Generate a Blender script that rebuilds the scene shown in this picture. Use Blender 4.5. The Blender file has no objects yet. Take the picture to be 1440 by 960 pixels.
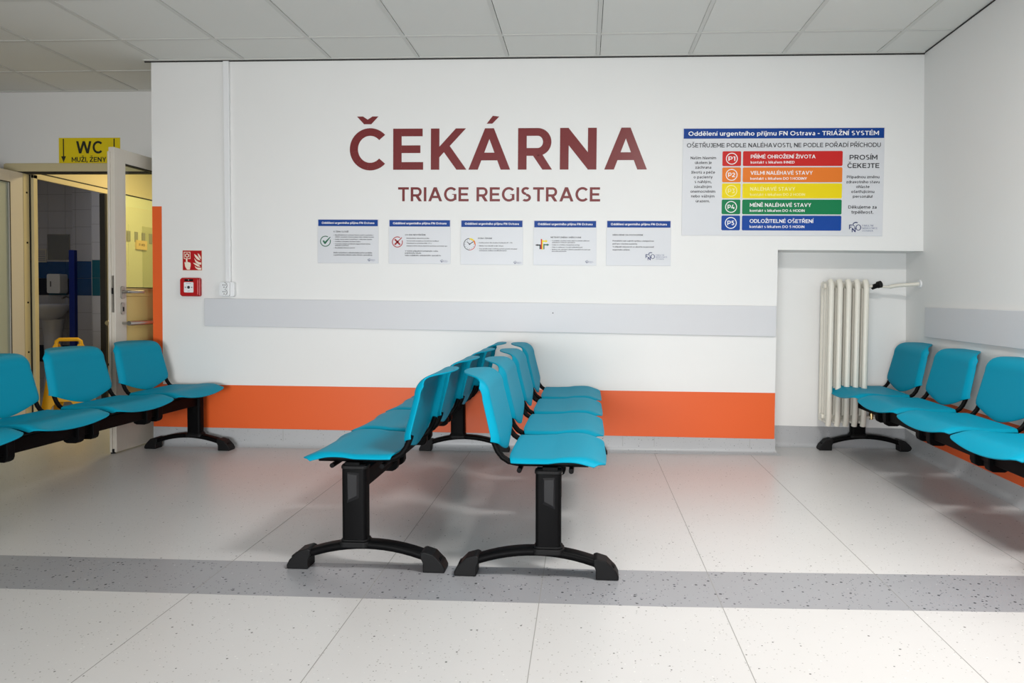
import bpy, bmesh, math, random
from mathutils import Vector, Matrix, Euler
random.seed(7)
SC = bpy.context.scene
COL = SC.collection
PI = math.pi
H_CAM, D_CAM = 1.0457, 4.6826
CEIL = 2.624
TILT = 0.007                                   # the old floor rises a little towards the right

# ------------------------------------------------------------------ camera
def make_camera():
    yaw, pitch, roll = -.0573, .0294, -.009
    f, cx, cy = 984.3676, 765.3661, 443.9647
    w = Vector((math.sin(yaw)*math.cos(pitch), math.cos(yaw)*math.cos(pitch), -math.sin(pitch)))
    r0 = Vector((math.cos(yaw), -math.sin(yaw), 0))
    d0 = w.cross(r0)
    r = math.cos(roll)*r0 + math.sin(roll)*d0
    d = -math.sin(roll)*r0 + math.cos(roll)*d0
    m = Matrix(((r.x, -d.x, -w.x, 0), (r.y, -d.y, -w.y, -D_CAM), (r.z, -d.z, -w.z, H_CAM), (0, 0, 0, 1)))
    cam = bpy.data.cameras.new('camera')
    cam.sensor_width = 36.0
    cam.lens = 36.0*f/1440
    cam.shift_x = -(cx-720)/1440
    cam.shift_y = (cy-480)/1440
    cam.clip_start = .05
    o = bpy.data.objects.new('camera', cam)
    COL.objects.link(o)
    o.matrix_world = m
    SC.camera = o
make_camera()

# ------------------------------------------------------------------ light, world, exposure
def area(name, loc, sx, sy, power, color, rot=(0, 0, 0)):
    l = bpy.data.lights.new(name, 'AREA')
    l.shape = 'RECTANGLE'; l.size = sx; l.size_y = sy; l.energy = power; l.color = color
    o = bpy.data.objects.new(name, l); COL.objects.link(o); o.location = loc; o.rotation_euler = rot
    return o
NEUTRAL = (1.0, .985, .955)
area('ceiling_lamp_main', (1.0, -2.95, CEIL-.012), .6, .3, 60, (1.0, .97, .94))
area('ceiling_lamp_louvre', (1.45, -2.65, CEIL-.012), .8, .28, 12, (1.0, .965, .93)).data.spread = math.radians(120)
area('frontal_fill', (-1.1, -7.05, .75), 2.4, .9, 76, (.97, .985, 1.0), (PI/2, 0, 0)).data.spread = math.radians(100)  # unseen fill added behind the camera to brighten the back wall
area('vestibule_lamp', (-3.65, 1.75, 2.42), .5, .5, 20, (1.0, .80, .42))
area('washroom_lamp', (-5.3, 1.3, 2.42), .3, .3, 2.2, (.82, .86, 1.0))
W = bpy.data.worlds.new('world'); SC.world = W; W.use_nodes = True
W.node_tree.nodes['Background'].inputs[0].default_value = (.8, .86, 1, 1)
W.node_tree.nodes['Background'].inputs[1].default_value = .05
SC.view_settings.view_transform = 'Standard'
SC.view_settings.look = 'None'
SC.view_settings.gamma = 1
SC.view_settings.use_curve_mapping = False
SC.view_settings.exposure = 0.0

# ------------------------------------------------------------------ materials
def lin(c):
    c = c/255
    return c/12.92 if c <= .04045 else ((c+.055)/1.055)**2.4
def rgb(r, g, b): return (lin(r), lin(g), lin(b), 1)
MATS = {}
def mat(name, col, rough=.5, metal=0, spec=.5, bump=0, bscale=200, var=0, vscale=6, coat=0):
    m = bpy.data.materials.new(name); m.use_nodes = True
    nt = m.node_tree; b = nt.nodes['Principled BSDF']
    b.inputs['Base Color'].default_value = col
    b.inputs['Roughness'].default_value = rough
    b.inputs['Metallic'].default_value = metal
    b.inputs['Specular IOR Level'].default_value = spec
    if coat: b.inputs['Coat Weight'].default_value = coat
    tc = nt.nodes.new('ShaderNodeTexCoord')
    if bump:
        n = nt.nodes.new('ShaderNodeTexNoise'); n.inputs['Scale'].default_value = bscale
        n.inputs['Detail'].default_value = 3
        bp = nt.nodes.new('ShaderNodeBump'); bp.inputs['Strength'].default_value = bump
        bp.inputs['Distance'].default_value = .002
        nt.links.new(tc.outputs['Object'], n.inputs['Vector'])
        nt.links.new(n.outputs['Fac'], bp.inputs['Height'])
        nt.links.new(bp.outputs['Normal'], b.inputs['Normal'])
    if var:
        n = nt.nodes.new('ShaderNodeTexNoise'); n.inputs['Scale'].default_value = vscale
        n.inputs['Detail'].default_value = 4
        mx = nt.nodes.new('ShaderNodeMix'); mx.data_type = 'RGBA'
        mx.inputs['A'].default_value = col
        mx.inputs['B'].default_value = tuple(c*(1-var) for c in col[:3])+(1,)
        nt.links.new(tc.outputs['Object'], n.inputs['Vector'])
        nt.links.new(n.outputs['Fac'], mx.inputs['Factor'])
        nt.links.new(mx.outputs['Result'], b.inputs['Base Color'])
    MATS[name] = m
    return m
def speckle(name, col, dark, density, scale, rough, light=None):
    """vinyl sheet with scattered chips"""
    m = bpy.data.materials.new(name); m.use_nodes = True
    nt = m.node_tree; L = nt.links; b = nt.nodes['Principled BSDF']
    b.inputs['Roughness'].default_value = rough
    tc = nt.nodes.new('ShaderNodeTexCoord')
    geo = tc.outputs['Object']
    nz = nt.nodes.new('ShaderNodeTexNoise'); nz.inputs['Scale'].default_value = 2.2; nz.inputs['Detail'].default_value = 6
    L.new(geo, nz.inputs['Vector'])
    base = nt.nodes.new('ShaderNodeMix'); base.data_type = 'RGBA'
    base.inputs['A'].default_value = col; base.inputs['B'].default_value = tuple(c*.93 for c in col[:3])+(1,)
    L.new(nz.outputs['Fac'], base.inputs['Factor'])
    cur = base.outputs['Result']
    for (c, dens, sc, rad) in dark:
        v = nt.nodes.new('ShaderNodeTexVoronoi'); v.inputs['Scale'].default_value = sc
        L.new(geo, v.inputs['Vector'])
        sep = nt.nodes.new('ShaderNodeSeparateColor'); L.new(v.outputs['Color'], sep.inputs[0])
        # chip size varies from cell to cell, most cells have none
        gate = nt.nodes.new('ShaderNodeMath'); gate.operation = 'LESS_THAN'; gate.inputs[1].default_value = dens
        L.new(sep.outputs[0], gate.inputs[0])
        rr = nt.nodes.new('ShaderNodeMath'); rr.operation = 'MULTIPLY'; rr.inputs[1].default_value = rad
        L.new(sep.outputs[1], rr.inputs[0])
        lt = nt.nodes.new('ShaderNodeMath'); lt.operation = 'LESS_THAN'
        L.new(v.outputs['Distance'], lt.inputs[0]); L.new(rr.outputs[0], lt.inputs[1])
        an = nt.nodes.new('ShaderNodeMath'); an.operation = 'MULTIPLY'
        L.new(gate.outputs[0], an.inputs[0]); L.new(lt.outputs[0], an.inputs[1])
        mx = nt.nodes.new('ShaderNodeMix'); mx.data_type = 'RGBA'
        mx.inputs['B'].default_value = c
        L.new(cur, mx.inputs['A']); L.new(an.outputs[0], mx.inputs['Factor'])
        cur = mx.outputs['Result']
    L.new(cur, b.inputs['Base Color'])
    MATS[name] = m
    return m
mat('wall_paint', rgb(231, 231, 229), .55, bump=.12, bscale=55, var=.03, vscale=2)
mat('orange_paint', rgb(227, 94, 33), .45, bump=.1, bscale=55)
mat('ceiling_tile', rgb(222, 222, 217), .9, bump=.25, bscale=260, var=.02, vscale=3)
mat('ceiling_bar', rgb(205, 205, 200), .5)
mat('dark_void', rgb(40, 40, 38), .9)
GREYCHIPS = [(rgb(70, 72, 74), .30, 62, .30), (rgb(120, 120, 118), .45, 95, .34), (rgb(228, 228, 226), .35, 80, .3)]
speckle('floor_vinyl', rgb(203, 202, 201), [(rgb(84, 84, 82), .20, 52, .20), (rgb(156, 155, 152), .40, 105, .28), (rgb(216, 216, 213), .14, 80, .24)], 0, 0, .30)
speckle('floor_stripe_vinyl', rgb(152, 153, 157), [(rgb(46, 48, 54), .42, 54, .30), (rgb(100, 101, 106), .50, 95, .32), (rgb(190, 190, 194), .10, 80, .24)], 0, 0, .32)
speckle('cove_vinyl', rgb(178, 180, 182), [(rgb(60, 62, 66), .14, 54, .2), (rgb(120, 121, 124), .35, 90, .3)], 0, 0, .34)
mat('seam', rgb(150, 149, 146), .6)
mat('rail_board', rgb(208, 209, 212), .45, bump=.05, bscale=90)
mat('rail_edge', rgb(150, 150, 150), .5)
mat('teal', rgb(0, 143, 172), .5, spec=.1, bump=.05, bscale=900)
mat('black_metal', rgb(8, 8, 9), .5, spec=.07, bump=.04, bscale=700)
mat('black_plastic', rgb(14, 14, 15), .55, spec=.2, bump=.08, bscale=500)
mat('plug_plastic', rgb(26, 26, 28), .5, spec=.25)
mat('bolt', rgb(215, 215, 210), .35, metal=.6)
mat('steel', rgb(176, 172, 166), .3, metal=1)
mat('brass', rgb(196, 178, 130), .35, metal=.9)
mat('door_paint', rgb(205, 198, 186), .4)
mat('frame_paint', rgb(203, 190, 150), .4, var=.04)
mat('door_panel', rgb(214, 192, 124), .45)
mat('seal_and_shade', rgb(28, 26, 22), .7)  # door seals, and the dark strips painted in as ceiling-edge shadow
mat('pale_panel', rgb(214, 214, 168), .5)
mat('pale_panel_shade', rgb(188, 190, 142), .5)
mat('vent', rgb(150, 152, 128), .6)
mat('plate', rgb(226, 196, 128), .5)
mat('burgundy', rgb(116, 34, 36), .32)
mat('sign_board', rgb(212, 214, 218), .4)
mat('sign_blue', rgb(0, 60, 140), .45, spec=.25)
mat('white_ink', rgb(240, 240, 240), .5)
mat('black_ink', rgb(40, 41, 46), .5)
mat('navy_ink', rgb(28, 42, 100), .5)
mat('logo_grey', rgb(110, 118, 150), .5)
mat('p_red', rgb(200, 34, 32), .45, spec=.25)
mat('p_orange', rgb(230, 122, 38), .45, spec=.25)
mat('p_yellow', rgb(236, 212, 0), .45, spec=.25)
mat('p_yellow_ink', rgb(246, 238, 150), .5)
mat('p_green', rgb(0, 122, 74), .45, spec=.25)
mat('p_blue', rgb(0, 66, 152), .45, spec=.25)
mat('icon_green', rgb(16, 98, 66), .5)
mat('icon_red', rgb(172, 24, 32), .5)
mat('wc_yellow', rgb(226, 202, 14), .4)
mat('wc_ink', rgb(28, 34, 24), .5)
mat('fire_red', rgb(178, 14, 20), .35)
mat('fire_cream', rgb(238, 226, 206), .5)
mat('white_plastic', rgb(232, 233, 234), .35)
mat('radiator_enamel', rgb(226, 222, 210), .33, var=.04, vscale=30)
mat('radiator_grime', rgb(150, 140, 122), .6)
mat('caution_yellow', rgb(232, 176, 6), .4)
mat('porcelain', rgb(205, 208, 218), .2)
mat('tile_white', rgb(196, 196, 202), .25)
mat('tile_teal', rgb(24, 92, 110), .25)
mat('tile_blue', rgb(34, 80, 134), .25)
mat('tile_navy', rgb(14, 24, 46), .25)
mat('grout', rgb(130, 130, 136), .8)
mat('partition_blue', rgb(4, 40, 140), .4)
mat('paper', rgb(200, 196, 186), .7)
mat('mirror', rgb(150, 152, 150), .15, metal=.7)
def glass(name, tint, rough, gloss):
    m = bpy.data.materials.new(name); m.use_nodes = True
    nt = m.node_tree; nt.nodes.remove(nt.nodes['Principled BSDF'])
    t = nt.nodes.new('ShaderNodeBsdfTransparent'); t.inputs[0].default_value = tint
    g = nt.nodes.new('ShaderNodeBsdfGlossy'); g.inputs['Roughness'].default_value = rough
    lw = nt.nodes.new('ShaderNodeLayerWeight'); lw.inputs[0].default_value = .5
    pw = nt.nodes.new('ShaderNodeMath'); pw.operation = 'POWER'; pw.inputs[1].default_value = 4
    fr = nt.nodes.new('ShaderNodeMath'); fr.operation = 'MULTIPLY_ADD'; fr.inputs[1].default_value = .6; fr.inputs[2].default_value = .03
    nt.links.new(lw.outputs['Facing'], pw.inputs[0]); nt.links.new(pw.outputs[0], fr.inputs[0])
    mx = nt.nodes.new('ShaderNodeMixShader')
    nt.links.new(fr.outputs[0], mx.inputs[0]); nt.links.new(t.outputs[0], mx.inputs[1]); nt.links.new(g.outputs[0], mx.inputs[2])
    nt.links.new(mx.outputs[0], nt.nodes['Material Output'].inputs[0])
    MATS[name] = m
glass('clear_glass', (.93, .96, .9, 1), .02, .1)
mat('frosted_glass', rgb(188, 196, 184), .35)
MATS['frosted_glass'].node_tree.nodes['Principled BSDF'].inputs['Transmission Weight'].default_value = .25

# ------------------------------------------------------------------ mesh helpers
class MB:
    def __init__(s): s.v = []; s.f = []; s.m = []; s.mats = []
    def mi(s, name):
        if name not in s.mats: s.mats.append(name)
        return s.mats.index(name)
    def add(s, verts, faces, m):
        o = len(s.v); s.v += [tuple(v) for v in verts]
        k = s.mi(m)
        for f in faces: s.f.append(tuple(o+i for i in f)); s.m.append(k)
    def box(s, x0, y0, z0, x1, y1, z1, m):
        v = [(x, y, z) for z in (z0, z1) for y in (y0, y1) for x in (x0, x1)]
        s.add(v, [(0, 2, 3, 1), (4, 5, 7, 6), (0, 1, 5, 4), (2, 6, 7, 3), (0, 4, 6, 2), (1, 3, 7, 5)], m)
    def poly(s, pts, m): s.add(pts, [tuple(range(len(pts)))], m)
    def prism(s, pts, vec, m, cap2=True):
        """closed outline extruded along vec"""
        n = len(pts); vec = Vector(vec)
        a = [Vector(p) for p in pts]; b = [p+vec for p in a]
        f = [tuple(range(n))[::-1], tuple(range(n, 2*n))] + [(i, (i+1) % n, n+(i+1) % n, n+i) for i in range(n)]
        s.add(a+b, f, m)
    def sweep(s, path, prof, m, up=(0, 1, 0), caps=True):
        """profile [(a,b)] swept along path; a runs along 'up x tangent', b along up"""
        P = [Vector(p) for p in path]; n = len(prof); up = Vector(up); verts = []
        for i, p in enumerate(P):
            t = (P[min(i+1, len(P)-1)]-P[max(i-1, 0)]).normalized()
            u = (up-up.dot(t)*t).normalized(); sd = u.cross(t)
            for a, b in prof: verts.append(p+sd*a+u*b)
        faces = []
        for i in range(len(P)-1):
            for j in range(n):
                k = (j+1) % n
                faces.append((i*n+j, i*n+k, (i+1)*n+k, (i+1)*n+j))
        if caps:
            faces.append(tuple(range(n))[::-1]); faces.append(tuple((len(P)-1)*n+j for j in range(n)))
        s.add(verts, faces, m)
    def tube(s, path, r, m, n=10, up=(0, 1, 0), rb=None):
        rb = rb or r
        s.sweep(path, [(r*math.cos(2*PI*i/n), rb*math.sin(2*PI*i/n)) for i in range(n)], m, up)
    def lathe(s, c, prof, m, axis='z', n=20):
        """profile [(r,h)] turned about an axis through c"""
        c = Vector(c); verts = []
        for r, h in prof:
            for i in range(n):
                a = 2*PI*i/n; x, y = r*math.cos(a), r*math.sin(a)
                v = {'z': (x, y, h), 'y': (x, h, y), 'x': (h, x, y)}[axis]
                verts.append(c+Vector(v))
        k = len(prof); f = []
        for i in range(k-1):
            for j in range(n):
                f.append((i*n+j, i*n+(j+1) % n, (i+1)*n+(j+1) % n, (i+1)*n+j))
        f.append(tuple(range(n))[::-1]); f.append(tuple((k-1)*n+j for j in range(n)))
        s.add(verts, f, m)
    def build(s, name, parent=None, smooth=False, bevel=0, seg=2, angle=40, label=None, fix=True):
        me = bpy.data.meshes.new(name)
        me.from_pydata(s.v, [], s.f)
        for n in s.mats: me.materials.append(MATS[n])
        me.polygons.foreach_set('material_index', s.m)
        if fix:
            bm = bmesh.new(); bm.from_mesh(me)
            bmesh.ops.recalc_face_normals(bm, faces=bm.faces); bm.to_mesh(me); bm.free()
        if smooth:
            for p in me.polygons: p.use_smooth = True
            try: me.set_sharp_from_angle(angle=math.radians(angle))
            except Exception: pass
        o = bpy.data.objects.new(name, me); COL.objects.link(o)
        if parent: o.parent = parent
        if bevel:
            b = o.modifiers.new('bevel', 'BEVEL'); b.width = bevel; b.segments = seg; b.limit_method = 'ANGLE'
            b.angle_limit = math.radians(35)
        if label: o['label'] = label
        return o
def empty(name, loc=(0, 0, 0), rot=(0, 0, 0)):
    o = bpy.data.objects.new(name, None); COL.objects.link(o); o.location = loc; o.rotation_euler = rot
    o.empty_display_size = .1
    return o
def tag(o, label, cat, group=None):
    o['label'] = label; o['category'] = cat
    if group: o['group'] = group
    return o
def struct(o):
    o['kind'] = 'structure'; return o
def rrect(cx, cy, w, h, r, n=5):
    pts = []
    for sx, sy, a0 in ((1, 1, 0), (-1, 1, 90), (-1, -1, 180), (1, -1, 270)):
        for i in range(n+1):
            a = math.radians(a0+90*i/n)
            pts.append((cx+sx*(w/2-r)+r*math.cos(a), cy+sy*(h/2-r)+r*math.sin(a)))
    return pts
def copy_tree(o, parent=None):
    c = o.copy(); COL.objects.link(c)
    if parent: c.parent = parent
    for ch in list(o.children): copy_tree(ch, c)
    return c

# ------------------------------------------------------------------ lettering: a geometric sans drawn from bars and arcs
def arcstrip(cx, cy, rx, ry, a0, a1, w, h=None, n=None):
    """ring segment, rx/ry outer radii, w/h stroke widths"""
    h = h or w; n = n or max(4, int(abs(a1-a0)/12))
    out = []
    for i in range(n):
        q = []
        for a, k in ((a0+(a1-a0)*i/n, 0), (a0+(a1-a0)*(i+1)/n, 0), (a0+(a1-a0)*(i+1)/n, 1), (a0+(a1-a0)*i/n, 1)):
            r = math.radians(a)
            q.append((cx+(rx-k*w)*math.cos(r), cy+(ry-k*h)*math.sin(r)))
        out.append(q)
    return out
def R(x0, y0, x1, y1): return [[(x0, y0), (x1, y0), (x1, y1), (x0, y1)]]
def DG(xb, yb, xt, yt, w): return [[(xb-w/2, yb), (xb+w/2, yb), (xt+w/2, yt), (xt-w/2, yt)]]
A_ = arcstrip
def glyph(c, s, q):
    """outline pieces and width of one character, cap height 1, stem s; q = arc steps factor"""
    h = s*.88; X = .74; d = s*1.08
    n = lambda deg: max(3, int(deg/q))
    def A(cx, cy, rx, ry, a0, a1): return arcstrip(cx, cy, rx, ry, a0, a1, s*.97, h, n(abs(a1-a0)))
    if c in 'ÁČĚÍÝŘŠŽÉÚŮÓÚ' or c in 'áčěíýřšžéúůóďťň':
        base = dict(zip('ÁČĚÍÝŘŠŽÉÚŮÓáčěíýřšžéúůóďťň', 'ACEIYRSZEUUOaceıyrszeuuodtn'))[c]
        p, w = glyph(base, s, q)
        up = c in 'ÁČĚÍÝŘŠŽÉÚŮÓ'
        y = 1.11 if up else X+.10
        cx = w/2
        hh = .19
        if c in 'ÁÍÝÉÚÓáíýéúó':
            p = p+[[(cx-.07, y), (cx+.07, y), (cx+.24, y+hh*.9), (cx+.08, y+hh)]] if up else p+[[(cx-.09, y), (cx+.05, y), (cx+.2, y+hh*.9), (cx+.04, y+hh)]]
        elif c in 'Ůů':
            p = p+arcstrip(cx, y+.1, .13, .13, 0, 360, .06, .06, 10)
        elif c in 'ďť':
            p = p+[[(w+.02, .78), (w+.1, .78), (w+.16, 1.02), (w+.03, 1.02)]]; w += .1
        else:
            p = p+[[(cx-.09, y), (cx, y), (cx, y+hh*.6), (cx-.12, y+hh), (cx-.27, y+hh)], [(cx, y), (cx+.09, y), (cx+.27, y+hh), (cx+.12, y+hh), (cx, y+hh*.6)]]
        return p, w
    if c == 'A':
        w = 1.03
        a = s*1.07
        out = [[(0, 0), (a, 0), (.515+.0, 1-.02), (.515+.11, 1), (.515-.11, 1)]]
        k = (.515-.11)/1.0
        out = [[(0, 0), (s*1.1, 0), (.515, .74), (.515, 1), (.405, 1)], [(w, 0), (w-s*1.1, 0), (.515, .74), (.515, 1), (.625, 1)]]
        out += [[(.2, .225), (w-.2, .225), (w-.27, .225+h), (.27, .225+h)]]
        return out, w
    if c == 'B': return R(0, 0, s, 1)+R(s, 1-h, .5, 1)+R(s, 0, .52, h)+R(s, .52-h/2, .5, .52+h/2)+A(.49, .74, .27, .26, -90, 90)+A(.5, .275, .3, .275, -90, 90), .8
    if c == 'C': return A(.513, .5, .513, .515, 43, 317), .9
    if c == 'D': return R(0, 0, s, 1)+R(s, 1-h, .42, 1)+R(s, 0, .42, h)+A(.42, .5, .5, .5, -90, 90), .92
    if c == 'E': return R(0, 0, s, 1)+R(s, 1-h, .735, 1)+R(s, 0, .75, h)+R(s, .5-h/2, .68, .5+h/2), .75
    if c == 'F': return R(0, 0, s, 1)+R(s, 1-h, .73, 1)+R(s, .44-h/2, .66, .44+h/2), .73
    if c == 'G': return A(.513, .5, .513, .515, 43, 322)+R(.92-s, .1, .92, .5)+R(.6, .5-h*.2, .92, .5+h*.0+.02), .93
    if c == 'H': return R(0, 0, s, 1)+R(.85-s, 0, .85, 1)+R(s, .5-h/2, .85-s, .5+h/2), .85
    if c in 'Iı' and c == 'I': return R(0, 0, s, 1), s
    if c == 'J': return R(.55-s, .3, .55, 1)+R(.1, 1-h, .55, 1)+A(.27, .28, .28, .29, -150, 0), .56
    if c == 'K': return R(0, 0, s, 1)+[[(s, .56), (.62, 1), (.87, 1), (.47, .575), (.325, .425), (s, .3)], [(.325, .425), (.47, .575), (.886, 0), (.637, 0)]], .886
    if c == 'L': return R(0, 0, s, 1)+R(s, 0, .68, h), .68
    if c == 'M': return R(0, 0, s, 1)+R(1.05-s, 0, 1.05, 1)+[[(0, 1), (s*.9, 1), (.525, .44), (.525, .2), (.46, .2), (s*.4, .9)], [(1.05, 1), (1.05-s*.9, 1), (.525, .44), (.525, .2), (.59, .2), (1.05-s*.4, .9)]], 1.05
    if c == 'N': return R(0, 0, s, 1)+R(.89-s, 0, .89, 1)+[[(0, 1), (s*.97, 1), (.89, .155), (.89, 0), (.89-s*.97, 0), (0, .845)]], .89
    if c == 'O': return A(.54, .5, .54, .515, 0, 360), 1.08
    if c == 'P': return R(0, 0, s, 1)+R(s, 1-h, .47, 1)+R(s, .3, .47, .3+h)+A(.46, .65, .35, .35, -90, 90), .81
    if c == 'R': return R(0, 0, s, 1)+R(s, 1-h, .48, 1)+R(s, .333, .48, .333+h)+A(.48, .667, .335, .333, -90, 90)+[[(.36, .345), (.6, .36), (.835, 0), (.6, 0)]], .835
    if c == 'S': return A(.37, .735, .34, .28, 45, 270)+A(.37, .265, .36, .28, -135, 90), .74
    if c == 'T': return R(.4-s/2, 0, .4+s/2, 1)+R(0, 1-h, .8, 1), .8
    if c == 'U': return R(0, .4, s, 1)+R(.84-s, .4, .84, 1)+A(.42, .41, .42, .425, 180, 360), .84
    if c == 'V': return [[(0, 1), (d, 1), (.5, .28), (.5, 0), (.4, 0)], [(1, 1), (1-d, 1), (.5, .28), (.5, 0), (.6, 0)]], 1.0
    if c == 'W': return DG(.36, 0, .1, 1, d)+DG(.36, 0, .7, 1, d)+DG(1.04, 0, .7, 1, d)+DG(1.04, 0, 1.3, 1, d), 1.4
    if c == 'X': return DG(.1, 0, .74, 1, d)+DG(.74, 0, .1, 1, d), .84
    if c == 'Y': return R(.44-s/2, 0, .44+s/2, .42)+[[(0, 1), (d, 1), (.44, .55), (.44+s/2, .36), (.44-s/2, .36)], [(.88, 1), (.88-d, 1), (.44, .55), (.44-s/2, .36), (.44+s/2, .36)]], .88
    if c == 'Z': return R(0, 1-h, .74, 1)+R(0, 0, .76, h)+[[(0, h), (s*1.3, h), (.74, 1-h), (.74-s*1.3, 1-h)]], .76
    # lower case
    r = X/2
    if c == 'a': return R(.58-s*.95, 0, .58, .46)+A(.32, .46, .26, .29, 0, 150)+A(.28, .2, .28, .21, 60, 300)+R(.28, .3, .55, .3+h*.8)+R(.28, 0-.01, .4, h*.75), .58
    if c == 'b': return R(0, 0, s, 1.04)+A(.38, r, .37, r+.01, 0, 360), .75
    if c == 'c': return A(.38, r, .38, r+.01, 40, 320), .66
    if c == 'd': return R(.75-s, 0, .75, 1.04)+A(.37, r, .37, r+.01, 0, 360), .75
    if c == 'e': return A(.38, r, .38, r+.01, 0, 320)+R(.1, r-h*.4, .755, r+h*.4), .76
    if c == 'f': return R(.13, 0, .13+s, .8)+A(.38, .8, .25, .25, 90, 180)+R(0, X-h, .42, X), .45
    if c == 'g': return R(.75-s, -.05, .75, X)+A(.37, r, .37, r+.01, 0, 360)+A(.39, -.02, .36, .26, 205, 360), .75
    if c == 'h': return R(0, 0, s, 1.04)+R(.68-s, 0, .68, .4)+A(.36, .4, .32, .35, 0, 160), .68
    if c == 'ı': return R(0, 0, s, X), s
    if c == 'i': return R(0, 0, s, X)+R(-.01, .85, s+.01, 1.04), s
    if c == 'j': return R(.06, -.05, .06+s, X)+R(.05, .85, .07+s, 1.04)+A(-.03, -.04, .09+s, .2, 270, 360), s+.06
    if c == 'k': return R(0, 0, s, 1.04)+[[(s, .36), (.42, X), (.66, X), (.38, .42), (s, .2)], [(.28, .33), (.42, .46), (.68, 0), (.45, 0)]], .68
    if c == 'l': return R(0, 0, s, 1.04), s
    if c == 'm': return R(0, 0, s, X)+R(.56-s/2, 0, .56+s/2, .4)+R(1.12-s, 0, 1.12, .4)+A(.32, .42, .32, .33, 0, 165)+A(.82, .42, .3, .33, 0, 165), 1.12
    if c == 'n': return R(0, 0, s, X)+R(.68-s, 0, .68, .4)+A(.36, .4, .32, .35, 0, 160), .68
    if c == 'o': return A(.39, r, .39, r+.01, 0, 360), .78
    if c == 'p': return R(0, -.26, s, X)+A(.38, r, .37, r+.01, 0, 360), .75
    if c == 'q': return R(.75-s, -.26, .75, X)+A(.37, r, .37, r+.01, 0, 360), .75
    if c == 'r': return R(0, 0, s, X)+A(.36, .36, .3, .38, 80, 160), .42
    if c == 's': return A(.29, .545, .27, .205, 40, 270)+A(.29, .195, .29, .205, -140, 90), .58
    if c == 't': return R(.13, .2, .13+s, .94)+A(.37, .22, .24, .23, 180, 285)+R(0, X-h, .44, X), .47
    if c == 'u': return R(0, .34, s, X)+R(.68-s, 0, .68, X)+A(.33, .34, .33, .35, 180, 345), .68
    if c == 'v': return DG(.34, 0, .1, X, d)+DG(.34, 0, .58, X, d), .68
    if c == 'w': return DG(.3, 0, .1, X, d)+DG(.3, 0, .53, X, d)+DG(.76, 0, .53, X, d)+DG(.76, 0, .96, X, d), 1.06
    if c == 'x': return DG(.1, 0, .54, X, d)+DG(.54, 0, .1, X, d), .64
    if c == 'y': return DG(.34, 0, .1, X, d)+DG(.24, -.26, .58, X, d), .68
    if c == 'z': return R(0, X-h, .56, X)+R(0, 0, .58, h)+[[(0, h), (s*1.25, h), (.56, X-h), (.56-s*1.25, X-h)]], .58
    # digits and signs
    if c == '1': return R(.2, 0, .2+s, 1)+R(0, 1-h, .2, 1), .2+s
    if c == '2': return A(.34, .66, .34, .35, -20, 160)+R(0, 0, .7, h)+[[(0, h), (s*1.35, h), (.655, .52), (.6-s*.5, .6)]], .7
    if c == '3': return R(.05, 1-h, .65, 1)+[[(.3, .58), (.46, .58), (.65, 1-h), (.65-s*1.35, 1-h)]]+A(.34, .3, .36, .315, -140, 95), .7
    if c == '4': return R(.55, 0, .55+s, .5)+R(0, .2, .82, .2+h)+[[(0, .2), (s*1.3, .2+h), (.56, 1), (.56-s*1.25, 1)], [(0, .2), (0, .2+h*.5), (s*1.2, .2+h), (s, .2)]], .82
    if c == '5': return R(.1, 1-h, .64, 1)+R(.08, .5, .08+s, 1)+A(.33, .31, .37, .325, -140, 120), .7
    if c == '0': return A(.4, .5, .4, .515, 0, 360), .8
    if c == '-': return R(0, .33, .4, .33+h), .4
    if c == ',': return [[(0, 0), (.02, .2), (.22, .2), (.2, .02), (.1, -.2), (-.02, -.2)]], .2
    if c == '.': return R(0, 0, .2, .2), .2
    if c == '!': return R(0, .32, s, 1)+R(0, 0, s, .2), s
    if c == '•': return A_(.16, .4, .16, .16, 0, 360, .159, .159, 8), .32
    if c == '(': return A_(.4, .4, .4, .62, 125, 235, s, s, 6), .2
    if c == ')': return A_(-.2, .4, .4, .62, -55, 55, s, s, 6), .2
    if c == '+': return R(0, .42, .5, .42+h)+R(.25-s/2, .15, .25+s/2, .75), .5
    return [], .3
def text_polys(txt, height, x, y, align='l', fit=None, weight=.18, track=.11, q=14):
    """list of 2-D polygons; (x,y) is the baseline start/centre; fit = wanted width"""
    out = []; cur = 0
    for i, ch in enumerate(txt):
        if ch == ' ': cur += .30+track; continue
        p, w = glyph(ch, weight, q)
        out += [[(px+cur, py) for px, py in poly] for poly in p]
        cur += w+track
        if ch in 'KR' and i+1 < len(txt) and txt[i+1] in 'AÁ': cur -= track*.75 if ch == 'K' else 0
    tot = cur-track
    sx = height if not fit else fit/tot
    off = {'l': 0, 'c': -tot*sx/2, 'r': -tot*sx}[align]
    return [[(x+off+px*sx, y+py*height) for px, py in poly] for poly in out]
class Face:
    """draws flat print on a plane: 2-D (a,b) -> origin + a*u + b*v + k*n"""
    def __init__(s, o, u, v, n): s.o, s.u, s.v, s.n = Vector(o), Vector(u), Vector(v), Vector(n)
    def p(s, a, b, k=0): return s.o+s.u*a+s.v*b+s.n*k
    def polys(s, mb, polys, m, k):
        for i, q in enumerate(polys): mb.poly([s.p(a, b, k+.00007*(i % 6)) for a, b in q], m)
    def slab(s, mb, outline, k0, k1, m):
        mb.prism([s.p(a, b, k0) for a, b in outline], s.n*(k1-k0), m)

# ------------------------------------------------------------------ the room
def fz(x): return TILT*x
def xr(y, z): return 2.166+.018*(CEIL-z)+.024*y           # the right wall stands a little out of square
WALL_L, REC_X, REC_Y, REC_Z = -2.983, 1.262, .255, 1.357
DOOR_Y, PART_X = .69, -4.45

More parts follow.
